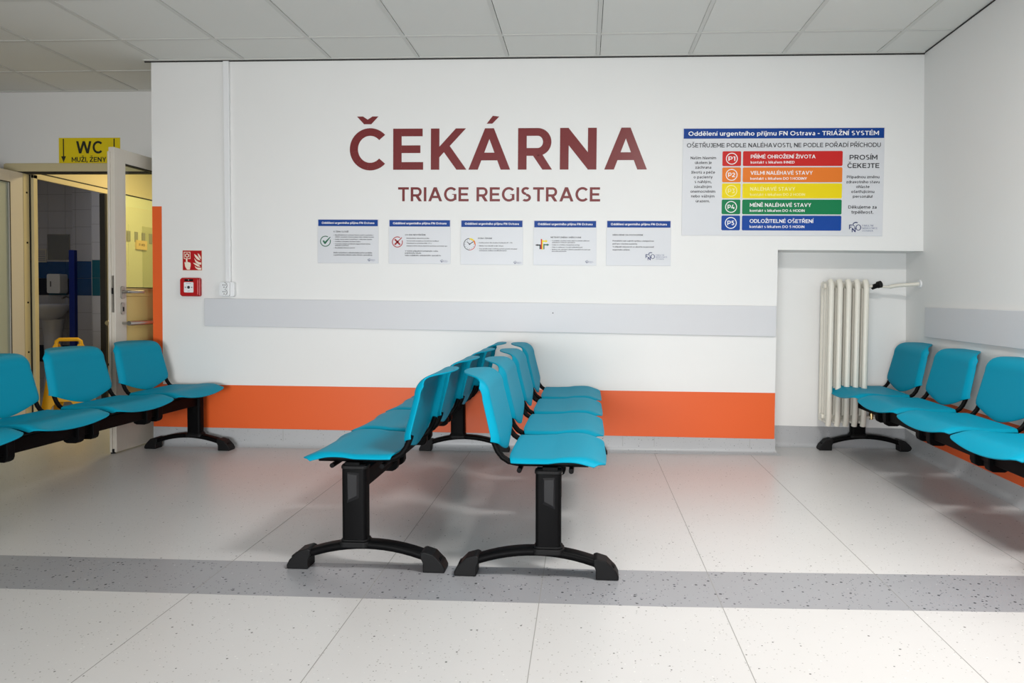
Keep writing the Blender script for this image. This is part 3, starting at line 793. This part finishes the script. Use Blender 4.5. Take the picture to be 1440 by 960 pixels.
def d5(F, T, ic, lg, ax, bz):
    T('DĚKUJEME ZA POCHOPENÍ', 150, 330, 545, 27, .2)
    for t, y, w in (('Pomáháte nám zajistit rychlou a bezpečnou', 440, 745), ('péči pro všechny pacienty.', 495, 450), ('V případě nejasností se obraťte na personál', 550, 745), ('urgentního příjmu.', 605, 315)): T(t, 150, y, w, 25)
    logo(lg, F, ax(750), bz(785), .052, .0005)
GA = 'row of five information signs on the back wall'
info_sign(-1.817, 1.549, .420, .298, 'grey information sign with green tick circle, leftmost of the row', d1, GA)
info_sign(-1.326, 1.5475, .422, .297, 'grey information sign with red cross circle on the back wall', d2, GA)
info_sign(-.836, 1.546, .421, .298, 'grey information sign with a coloured clock face on it', d3, GA)
info_sign(-.345, 1.545, .421, .298, 'grey information sign with coloured branching arrows on it', d4, GA)
info_sign(.140, 1.546, .426, .299, 'grey information sign with large hospital mark and no picture, rightmost of the row', d5, GA)

def triage_sign():
    W_, H_ = 1.293, .702
    b = MB(); b.box(0, -.005, -H_, W_, -.0005, 0, 'sign_board')
    root = tag(b.build('triage_sign', bevel=.001), 'large triage board with five coloured priority bars P1 to P5', 'sign'); root.location = (.634, 0, 2.151)
    F = Face((0, -.0052, 0), (1, 0, 0), (0, 0, 1), (0, -1, 0))
    ax = lambda zx: (zx-92)/1275*W_
    bz = lambda zy: -(zy-88)/680*H_
    px = H_/680
    def T(mb, t, zx, zy, zw, cap, wt, m, al='l', q=16, k=.0008):
        F.polys(mb, text_polys(t, cap*px, ax(zx), bz(zy), al, fit=zw/1275*W_, weight=wt, q=q), m, k)
    hd = MB(); F.polys(hd, [[(ax(97), bz(155)), (ax(1363), bz(155)), (ax(1363), bz(92)), (ax(97), bz(92))]], 'sign_blue', .0004)
    T(hd, 'Oddělení urgentního příjmu FN Ostrava - TRIÁŽNÍ SYSTÉM', 127, 137, 1203, 27, .2, 'white_ink'); hd.build('header_band', root)
    tx = MB()
    T(tx, 'OŠETŘUJEME PODLE NALÉHAVOSTI, NE PODLE POŘADÍ PŘÍCHODU', 118, 211, 1225, 27, .18, 'black_ink')
    for t, y, w in (('Naším hlavním', 285, 163), ('úkolem je', 315, 108), ('záchrana', 345, 102), ('životů a péče', 376, 152), ('o pacienty', 406, 122), ('s náhlým,', 436, 108), ('závažným', 467, 112), ('onemocněním', 497, 160), ('nebo vážným', 527, 150), ('úrazem.', 558, 90)):
        T(tx, t, 225, y, w, 17, .19, 'black_ink', 'c', 22)
    T(tx, 'PROSÍM', 1237, 290, 174, 30, .2, 'black_ink', 'c'); T(tx, 'ČEKEJTE', 1237, 342, 200, 30, .2, 'black_ink', 'c')
    for t, y, w in (('Případnou změnu', 406, 204), ('zdravotního stavu', 437, 208), ('ohlaste', 467, 84), ('ošetřujícímu', 498, 145), ('personálu!', 528, 122)): T(tx, t, 1237, y, w, 17, .19, 'black_ink', 'c', 22)
    T(tx, 'Děkujeme za', 1237, 596, 177, 20, .19, 'black_ink', 'c', 20); T(tx, 'trpělivost.', 1237, 628, 138, 20, .19, 'black_ink', 'c', 20)
    tx.build('lettering', root)
    rows = [('P1', 'PŘÍMÉ OHROŽENÍ ŽIVOTA', 410, 'kontakt s lékařem IHNED', 278, 'p_red', 235, 329), ('P2', 'VELMI NALÉHAVÉ STAVY', 393, 'kontakt s lékařem DO 1 HODINY', 358, 'p_orange', 337, 431),
            ('P3', 'NALÉHAVÉ STAVY', 285, 'kontakt s lékařem DO 2 HODIN', 348, 'p_yellow', 438, 532), ('P4', 'MÉNĚ NALÉHAVÉ STAVY', 388, 'kontakt s lékařem DO 4 HODIN', 348, 'p_green', 540, 633), ('P5', 'ODLOŽITELNÉ OŠETŘENÍ', 403, 'kontakt s lékařem DO 5 HODIN', 348, 'p_blue', 641, 735)]
    for c, t, w, s, sw, m, y0, y1 in rows:
        ink = 'p_yellow_ink' if m == 'p_yellow' else 'white_ink'
        bar = MB(); cy = (y0+y1)/2
        for a, bx in ((347, 466), (478, 1107)):
            F.polys(bar, [rrect((ax(a)+ax(bx))/2, bz(cy), ax(bx)-ax(a), (y1-y0)*px, 8*px)], m, .0004)
        p = bar.build('priority_bar', root, label={'p_red': 'red', 'p_orange': 'orange', 'p_yellow': 'yellow', 'p_green': 'green', 'p_blue': 'blue'}[m]+' priority bar')
        k = MB()
        F.polys(k, [[(ax(407)+a, bz(cy)+b) for a, b in q] for q in arcstrip(0, 0, 37*px, 37*px, 0, 360, 5*px, 5*px, 32)], ink, .0008)
        T(k, c, 407, cy+14, 44, 28, .2, ink, 'c'); k.build('code_badge', p); k = MB(); T(k, t, 527, cy-1, w, 23, .19, ink); T(k, s, 527, cy+31, sw, 16, .19, ink, q=22)
        k.build('bar_lettering', p)
    lg = MB(); logo(lg, F, ax(1156), bz(744), 64*px, .0006); lg.build('logo', root)
triage_sign()

def wall_letters(words, x0, x1, z0, cap, wt, track, label):
    """one line of cut vinyl words; several words become parts of the line"""
    F = Face((0, 0, 0), (1, 0, 0), (0, 0, 1), (0, -1, 0))
    txt = ' '.join(words)
    polys = text_polys(txt, cap, x0, z0, fit=x1-x0, weight=wt, track=track, q=6)
    if len(words) == 1:
        mb = MB(); F.polys(mb, polys, 'burgundy', .0012)
        return tag(mb.build('wall_lettering'), label, 'wall lettering')
    root = tag(empty('wall_lettering', ((x0+x1)/2, 0, z0)), label, 'wall lettering')
    F = Face((-(x0+x1)/2, 0, -z0), (1, 0, 0), (0, 0, 1), (0, -1, 0)); n = 0
    for w in words:
        k = sum(len(glyph(c, wt, 6)[0]) for c in w)
        mb = MB(); F.polys(mb, polys[n:n+k], 'burgundy', .0012); mb.build('word', root); n += k
    return root
wall_letters(['ČEKÁRNA'], -1.596, .402, 1.882, .275, .212, .19, 'big burgundy word ČEKÁRNA across the upper back wall')
wall_letters(['TRIAGE', 'REGISTRACE'], -1.264, .096, 1.671, .094, .19, .14, 'smaller burgundy line TRIAGE REGISTRACE under the big word on the wall')

def wc_sign():
    b = MB(); b.box(0, -.004, -.205, .505, -.0005, 0, 'wc_yellow')
    root = tag(b.build('toilet_sign', bevel=.0008), 'yellow toilet sign with black arrows above the double door', 'sign'); root.location = (-4.185, DOOR_Y, 2.26)
    F = Face((0, -.0042, 0), (1, 0, 0), (0, 0, 1), (0, -1, 0))
    u = .505/550; X = lambda a: (a-340)*u; Z = lambda b_: -(b_-92)*u
    for ax in (383, 838):
        m = MB()
        F.polys(m, [[(X(ax-5), Z(100)), (X(ax+5), Z(100)), (X(ax+5), Z(255)), (X(ax-5), Z(255))], [(X(ax-22), Z(250)), (X(ax+22), Z(250)), (X(ax), Z(302))]], 'wc_ink', .0006)
        m.build('arrow', root)
    m = MB()
    F.polys(m, text_polys('WC', 105*u, X(498), Z(226), fit=235*u, weight=.2), 'wc_ink', .0006)
    F.polys(m, text_polys('MUŽI, ŽENY', 42*u, X(456), Z(299), fit=310*u, weight=.2), 'wc_ink', .0006)
    m.build('lettering', root)
wc_sign()

def fire_sign():
    b = MB(); b.box(0, -.003, -.139, .139, -.0005, 0, 'fire_cream')
    root = tag(b.build('fire_alarm_sign'), 'small square red and cream sign with pressing hand and flames', 'sign'); root.location = (-2.768, 0, 1.333)
    F = Face((0, -.0032, 0), (1, 0, 0), (0, 0, 1), (0, -1, 0)); u = .139/270
    P = lambda pts: [((a-450)*u, -(b_-210)*u) for a, b_ in pts]
    m = MB(); F.polys(m, [P([(454, 476), (716, 476), (716, 213), (454, 213)])], 'fire_red', .0003); m.build('red_field', root)
    m = MB()
    F.polys(m, [P([(470, 232), (560, 232), (560, 240), (470, 240)]), P([(470, 318), (560, 318), (560, 326), (470, 326)]), P([(470, 232), (478, 232), (478, 326), (470, 326)]), P([(552, 232), (560, 232), (560, 326), (552, 326)])], 'fire_cream', .0006)
    F.polys(m, [[((514-450)*u+a, -(280-210)*u+b_) for a, b_ in q] for q in arcstrip(0, 0, 28*u, 28*u, 0, 360, 12*u, 12*u, 16)], 'fire_cream', .0006)
    F.polys(m, [P([(498, 322), (518, 322), (520, 368), (535, 368), (562, 378), (564, 410), (552, 468), (512, 468), (488, 430), (478, 372), (490, 366), (500, 380)])], 'fire_cream', .0006)
    for q in ([(612, 258), (640, 275), (668, 300), (690, 330), (700, 345), (668, 340), (640, 320), (622, 290)], [(660, 250), (680, 262), (700, 290), (706, 325), (690, 318), (672, 290)],
              [(612, 312), (640, 345), (680, 368), (708, 372), (706, 402), (670, 398), (632, 370)], [(594, 376), (640, 385), (680, 408), (700, 430), (660, 425), (622, 402)], [(618, 418), (650, 438), (708, 442), (708, 470), (670, 470), (634, 448)]):
        F.polys(m, [P(q)], 'fire_cream', .0006)
    m.build('pictogram', root)
fire_sign()

def call_point():
    root = tag(empty('fire_call_point', (-2.701, 0, 1.080)), 'red fire alarm call point box mounted under the fire sign', 'fire alarm')
    b = MB(); b.prism([(a, 0, c) for a, c in rrect(0, 0, .136, .128, .012)], (0, -.026, 0), 'fire_red'); b.prism([(a, -.026, c) for a, c in rrect(0, 0, .128, .120, .014)], (0, -.016, 0), 'fire_red')
    b.build('housing', root, bevel=.004)
    F = Face((0, -.0425, 0), (1, 0, 0), (0, 0, 1), (0, -1, 0))
    w = MB(); F.slab(w, rrect(.0, -.002, .066, .070, .006), 0, .003, 'white_plastic'); w.build('press_plate', root)
    m = MB(); k = .0034
    F.polys(m, arcstrip(0, -.002, .010, .010, 0, 360, .0099, .0099, 16), 'black_ink', k)
    for s in (-1, 1): F.polys(m, [[(s*.016, -.002), (s*.022, .004), (s*.022, -.008)], [(s*.022, -.0005), (s*.029, -.0005), (s*.029, -.0035), (s*.022, -.0035)]], 'black_ink', k)
    F.polys(m, [[(-.018, .024), (.018, .024), (.018, .026), (-.018, .026)], [(-.008, -.028), (.008, -.028), (.008, -.026), (-.008, -.026)]], 'logo_grey', k)
    m.build('press_mark', root)
    t = MB(); F.polys(t, [[(-.030, .040), (.030, .040), (.030, .054), (-.030, .054)]], 'black_plastic', .0006); F.polys(t, text_polys('•', .016, -.004, .042), 'white_ink', .001); t.build('top_label', root)
call_point()

def socket():
    root = tag(empty('power_socket', (-2.437, 0, 1.068)), 'white double power socket box at the foot of the cable trunking', 'socket')
    b = MB(); b.prism([(a, 0, c) for a, c in rrect(0, 0, .096, .10, .012)], (0, -.030, 0), 'white_plastic'); b.prism([(a, -.030, c) for a, c in rrect(-.012, 0, .070, .096, .012)], (0, -.020, 0), 'white_plastic')
    b.build('housing', root, bevel=.003)
    for z in (.024, -.022):
        o = MB(); c = (-.012, -.0505, z)
        o.lathe(c, [(.020, .0), (.020, -.003), (.0165, -.003), (.0155, .006)], 'white_plastic', axis='y', n=18)
        for dx, dz in ((-.007, .004), (.007, .004), (0, -.011)): o.lathe((c[0]+dx, c[1]-.0005, c[2]+dz), [(.0035, 0), (.0035, -.0006)], 'black_ink', axis='y', n=8)
        o.tube([(c[0]+.021*math.cos(a), c[1]-.001, c[2]+.021*math.sin(a)) for a in [math.radians(20*i-60) for i in range(8)]], .0012, 'seal_and_shade', n=5)
        o.build('outlet', root, smooth=True)
socket()
t = MB(); t.prism([(-2.467, 0, CEIL-.01), (-2.427, 0, CEIL-.01), (-2.420, 0, 1.118), (-2.455, 0, 1.118)], (0, -.022, 0), 'white_plastic')
tag(t.build('cable_trunking', bevel=.003), 'thin white vertical cable trunking from ceiling to power socket', 'trunking')

def rails():
    m = MB(); m.prism([(-2.609, 0, 1.005), (1.257, 0, .989), (1.257, 0, .788), (-2.609, 0, .814)], (0, -.016, 0), 'rail_board')
    o = tag(m.build('wall_guard_board', bevel=.003), 'long pale grey guard board across the back wall', 'wall guard')
    m = MB(); m.lathe((-.21, -.0165, .928), [(.004, 0), (.004, -.003)], 'black_ink', axis='y', n=8); m.build('screw', o)
    m = MB(); y0, y1 = -.06, -6.5
    pts = [(xr(y0, .99), y0, .991), (xr(y1, .99), y1, .991), (xr(y1, .8), y1, .800), (xr(y0, .8), y0, .800)]
    m.prism(pts, (-.016, 0, 0), 'rail_board')
    tag(m.build('wall_guard_board', bevel=.003), 'pale grey guard board along the right wall above the seats', 'wall guard')
rails()

def radiator():
    n, p = 5, .0565
    x0, yf = 1.630, .055
    z0, z1 = .195, 1.160
    root = tag(empty('column_radiator', (x0+p*(n-1)/2, .14, 0)), 'cream column radiator hung in the wall recess', 'radiator')
    def section(i):
        m = MB(); x = (i-(n-1)/2)*p
        for j, yy in enumerate((.0, .052, .104, .15)):
            y = yf-.14+yy
            rx = .0185 if j in (0, 3) else .014
            pr = [(rx*math.cos(2*PI*k/12), .0165*math.sin(2*PI*k/12)) for k in range(12)]
            h = .012 if j in (0, 3) else .0
            path = [(x, y+.012, z0+.0), (x, y+.003, z0+.03), (x, y, z0+.07), (x, y, z1-.05), (x, y+.006, z1-.018), (x, y+.022, z1-.0)] if j == 0 else [(x, y, z0+.012), (x, y, z1-.012)]
            m.sweep(path, pr, 'radiator_enamel', up=(0, 1, 0))
        # top and bottom heads join the columns front to back
        for zc in (z1-.028, z0+.045):
            m.sweep([(x, yf-.14+.005, zc), (x, yf-.14+.15, zc)], [(.017*math.cos(2*PI*k/10), .026*math.sin(2*PI*k/10)) for k in range(10)], 'radiator_enamel', up=(0, 0, 1))
        m.sweep([(x-p/2, yf-.14+.075, z1-.035), (x+p/2, yf-.14+.075, z1-.035)], [(.02*math.cos(2*PI*k/10), .02*math.sin(2*PI*k/10)) for k in range(10)], 'radiator_enamel', up=(0, 0, 1))
        m.sweep([(x-p/2, yf-.14+.075, z0+.05), (x+p/2, yf-.14+.075, z0+.05)], [(.02*math.cos(2*PI*k/10), .02*math.sin(2*PI*k/10)) for k in range(10)], 'radiator_enamel', up=(0, 0, 1))
        return m
    for i in range(n): section(i).build('section', root, smooth=True, angle=50)
    X = (n-1)/2*p+.03; yc = yf-.14+.075
    v = MB()
    v.tube([(X, yc, z1-.035), (X+.045, yc, z1-.035)], .011, 'radiator_enamel', up=(0, 0, 1))
    v.build('valve_union', root, smooth=True)
    k = MB(); c = Vector((X+.055, yc, z1-.03))
    k.tube([c+Vector((-.016, .01, -.012)), c+Vector((.012, -.02, .004))], .017, 'black_plastic', n=12, up=(0, 0, 1)); k.tube([c+Vector((.010, -.018, .004)), c+Vector((.024, -.036, .010))], .023, 'black_plastic', n=14, up=(0, 0, 1))
    k.build('valve_knob', root, smooth=True)
    pi = MB(); xe = xr(.1, 1.13)-(x0+p*(n-1)/2)
    pi.tube([(X+.05, yc, z1-.035), (X+.16, yc, z1-.04)], .008, 'radiator_enamel', up=(0, 0, 1)); pi.tube([(X+.15, yc, z1-.04), (X+.165, yc-.01, z1-.033), (X+.20, yc-.03, z1-.027), (xe-.004, yc-.09, z1-.018)], .0125, 'radiator_enamel', up=(0, 0, 1))
    pi.lathe((xe-.012, yc-.09, z1-.018), [(.027, .0), (.027, .012)], 'white_plastic', axis='x', n=16); pi.build('supply_pipe', root, smooth=True)
    b = MB(); b.tube([(X-.02, yc, z0+.05), (X+.06, yc, z0+.05), (X+.075, yc+.01, z0+.045), (X+.22, yc+.012, z0+.03)], .010, 'radiator_enamel', up=(0, 0, 1)); b.lathe((X+.05, yc, z0+.05), [(.013, -.015), (.015, .02), (.011, .035)], 'brass', axis='z', n=10)
    b.build('return_pipe', root, smooth=True)
radiator()

# ------------------------------------------------------------------ beam seating
PITCH, SW = .535, .505
def seat_mb():
    m = MB(); nu, nv = 22, 22
    v = []
    for j in range(nv+1):
        t = j/nv
        for i in range(nu+1):
            s = math.sin(PI/2*(-1+2*i/nu))*.5+(-1+2*i/nu)*.5
            # outline: front corners well rounded, rear corners slightly
            xr_, xf = -.152, .219
            hw = SW/2*(.955+.045*min(1, t*2.2))
            a = abs(s)
            ex = 0
            ex = .012*a*a
            if a > .72: ex += .050*((a-.72)/.28)**2.4
            x = xr_+(.012*(a**6))+(xf-ex-xr_)*t
            y = hw*s
            # profile from back to front: raised rear edge, hollow, swell, waterfall front
            z = .444-.004*max(0, 1-t/.3)-.003*math.sin(PI*min(1, t/.55))+.005*math.sin(PI*min(max((t-.45)/.45, 0), 1))
            if t > .74: z -= .046*((t-.74)/.26)**2*(1-.72*a**2.2)
            z -= .010*(1-s*s)*math.sin(PI*min(1, t/.85))*.8
            if a > .92: z -= .014*((a-.92)/.08)**1.5
            v.append((x, y, z))
    f = [(j*(nu+1)+i, j*(nu+1)+i+1, (j+1)*(nu+1)+i+1, (j+1)*(nu+1)+i) for j in range(nv) for i in range(nu)]
    m.add(v, f, 'teal')
    return m
def back_mb():
    m = MB(); nu, nv = 30, 30
    v = []
    for j in range(nv+1):
        t = j/nv
        for i in range(nu+1):
            s = math.sin(PI/2*(-1+2*i/nu))*.5+(-1+2*i/nu)*.5; a = abs(s)
            hw = .237-.018*t
            zlo = .500-.068*(1-a**1.5)
            # straight panel, then a lip that curls backwards, longest in the middle
            zt = .668-.012*max(0, (a-.7)/.3)**2
            Lp = zt-zlo; r = .072; La = r*math.radians(78)
            extra = .045+(La+.066-.045)*max(0, 1-a**2.3)**.85
            l = t*(Lp+extra)
            zz = min(l, Lp)
            z = zlo+zz; x = -.188-(z-.5)*.245
            if l > Lp:
                ang = min((l-Lp)/r, math.radians(78))
                x -= r*(1-math.cos(ang)); z += r*math.sin(ang)
                if l > Lp+La: x -= (l-Lp-La); z += .10*(l-Lp-La)
            x += .008*s*s
            y = hw*s
            if a > .84:
                q = (a-.84)/.16
                x -= .030*q*q; y -= math.copysign(.004*q*q, s)
            if t < .12: x += -.006*(1-t/.12)**2
            v.append((x, y, z))
    f = [(j*(nu+1)+i, j*(nu+1)+i+1, (j+1)*(nu+1)+i+1, (j+1)*(nu+1)+i) for j in range(nv) for i in range(nu)]
    m.add(v, f, 'teal')
    return m
def shell(mb, name, parent, y, th, off):
    o = mb.build(name, parent, smooth=True, angle=80, fix=False)
    o.location.y = y
    s = o.modifiers.new('thickness', 'SOLIDIFY'); s.thickness = th; s.offset = off
    b = o.modifiers.new('round', 'BEVEL'); b.width = .0016; b.segments = 2; b.limit_method = 'ANGLE'; b.angle_limit = math.radians(50)
    return o
def frame_mb():
    m = MB()
    for sgn in (-1, 1):
        y = sgn*.204
        path = [(-.2115, y, .510), (-.209, y, .50), (-.204, y, .487), (-.192, y, .460), (-.175, y, .438), (-.150, y, .422), (-.12, y, .4165), (.148, y, .4165)]
        m.tube(path, .0115, 'black_metal', n=12, up=(0, 1, 0), rb=.0095)
    for x in (-.108, .085):
        m.tube([(x, -.240, .397), (x, .240, .397)], .0095, 'black_metal', n=10, up=(0, 0, 1))
    return m
def bracket_mb():
    m = MB()
    pts = [(-.045, .402), (-.045, .292), (-.038, .276), (-.022, .268), (.028, .268), (.042, .276), (.048, .292), (.048, .402)]
    m.prism([(a, -.021, b) for a, b in pts], (0, .042, 0), 'black_metal')
    return m
def foot_mb():
    m = MB(); path = []
    c = -.045
    for i in range(17):
        u = -1+2*i/16
        path.append((c+.285*u, 0, .094-.062*u*u))
    pr = rrect(0, 0, .030, .060, .012, 3)
    m.sweep(path, pr, 'black_metal', up=(0, 1, 0))
    return m
def foot_cap_mb(sgn):
    m = MB(); c = -.045
    pts = [(.306, .0), (.306, .014), (.296, .034), (.262, .068), (.225, .079), (.212, .074), (.214, .052), (.222, .034), (.222, .0)]
    m.prism([(c+sgn*a, -.036, b) for a, b in pts], (0, .072, 0), 'black_plastic')
    return m
def make_bench(ns=4, PITCH=PITCH):
    root = empty('beam_bench')
    E = (ns/2-.5)*PITCH+.2175
    for k in range(ns):
        y = (k-(ns-1)/2)*PITCH
        if k == 0:
            s0 = shell(seat_mb(), 'seat', root, y, .006, 1)
            b0 = shell(back_mb(), 'backrest', root, y, .006, -1)
            f0 = frame_mb().build('seat_frame', root, smooth=True); f0.location.y = y
            k0 = bracket_mb().build('bracket', root, bevel=.003)
            bl = MB(); bl.lathe((.0485, 0, .385), [(.004, -.003), (.004, .003)], 'bolt', axis='x', n=8); bl.build('bolt', k0)
            k0.location.y = y-.215
            c = copy_tree(k0, root); c.location.y = y+.215
        else:
            for o in (s0, b0, f0): c = copy_tree(o, root); c.location.y = y
            for d in (-.215, .215): c = copy_tree(k0, root); c.location.y = y+d
    b = MB(); b.box(-.030, -E+.01, .300, .030, E-.01, .370, 'black_metal'); b.build('beam', root, bevel=.004)
    for e in (-1, 1):
        ye = e*E
        p = MB(); p.prism([(a, bb, .10) for a, bb in rrect(0, 0, .095, .056, .014)], (0, 0, .292), 'black_metal')
        post = p.build('leg', root, smooth=True, angle=30); post.location.y = ye
        cp = MB(); cp.prism([(a, bb, .386) for a, bb in rrect(0, 0, .101, .062, .016)], (0, 0, .012), 'black_plastic'); cp.box(-.022, -.022, .396, .036, .022, .411, 'black_metal'); cp.build('post_cap', post, bevel=.002)
        pg = MB(); s = e
        pg.add([(-.021, s*.0275, .275), (.026, s*.0275, .255), (.026, s*.0275, .375), (-.021, s*.0275, .372), (-.014, s*.034, .287), (.019, s*.034, .270), (.021, s*.034, .368), (-.014, s*.034, .365)],
               [(0, 1, 5, 4), (1, 2, 6, 5), (2, 3, 7, 6), (3, 0, 4, 7), (4, 5, 6, 7), (0, 3, 2, 1)], 'plug_plastic'); pg.build('post_plug', post)
        cl = MB(); cl.prism([(a, bb, .086) for a, bb in rrect(0, 0, .118, .074, .022)], (0, 0, .022), 'black_plastic'); cl.prism([(a, bb, .108) for a, bb in rrect(0, 0, .106, .066, .018)], (0, 0, .008), 'black_plastic'); cl.build('collar', post, bevel=.004)
        foot_mb().build('foot', post, smooth=True, angle=50)
        for s in (-1, 1): foot_cap_mb(s).build('foot_cap', post, bevel=.004)
    return root
def place(o, x, y, rz):
    """bench standing on the sloping floor, turned by rz"""
    m = Matrix.Rotation(-TILT, 4, 'Y') @ Matrix.Rotation(rz, 4, 'Z')
    o.location = (x, y, fz(x)+.0005); o.rotation_euler = m.to_euler()
BENCH = make_bench()
GB = 'teal beam benches of the waiting room'
place(BENCH, -.112, -1.075, -.012); tag(BENCH, 'teal four-seat beam bench in the middle facing the right wall', 'bench', GB)
B2 = copy_tree(BENCH); place(B2, -.853, -1.045, PI-.012); B2['label'] = 'teal four-seat beam bench in the middle facing the doors on the left'
B3 = copy_tree(BENCH); place(B3, -2.67, -1.12, -.045); B3['label'] = 'teal four-seat beam bench in front of the open doors at left'
B4 = make_bench(5, .548); place(B4, 1.845, -1.15, PI-.012); tag(B4, 'teal beam bench along the right wall beside the radiator', 'bench', GB)
st = MB(); st.box(.0305, .955, .372, .032, .995, .392, 'paper'); st.build('sticker', B3, label='small white sticker')
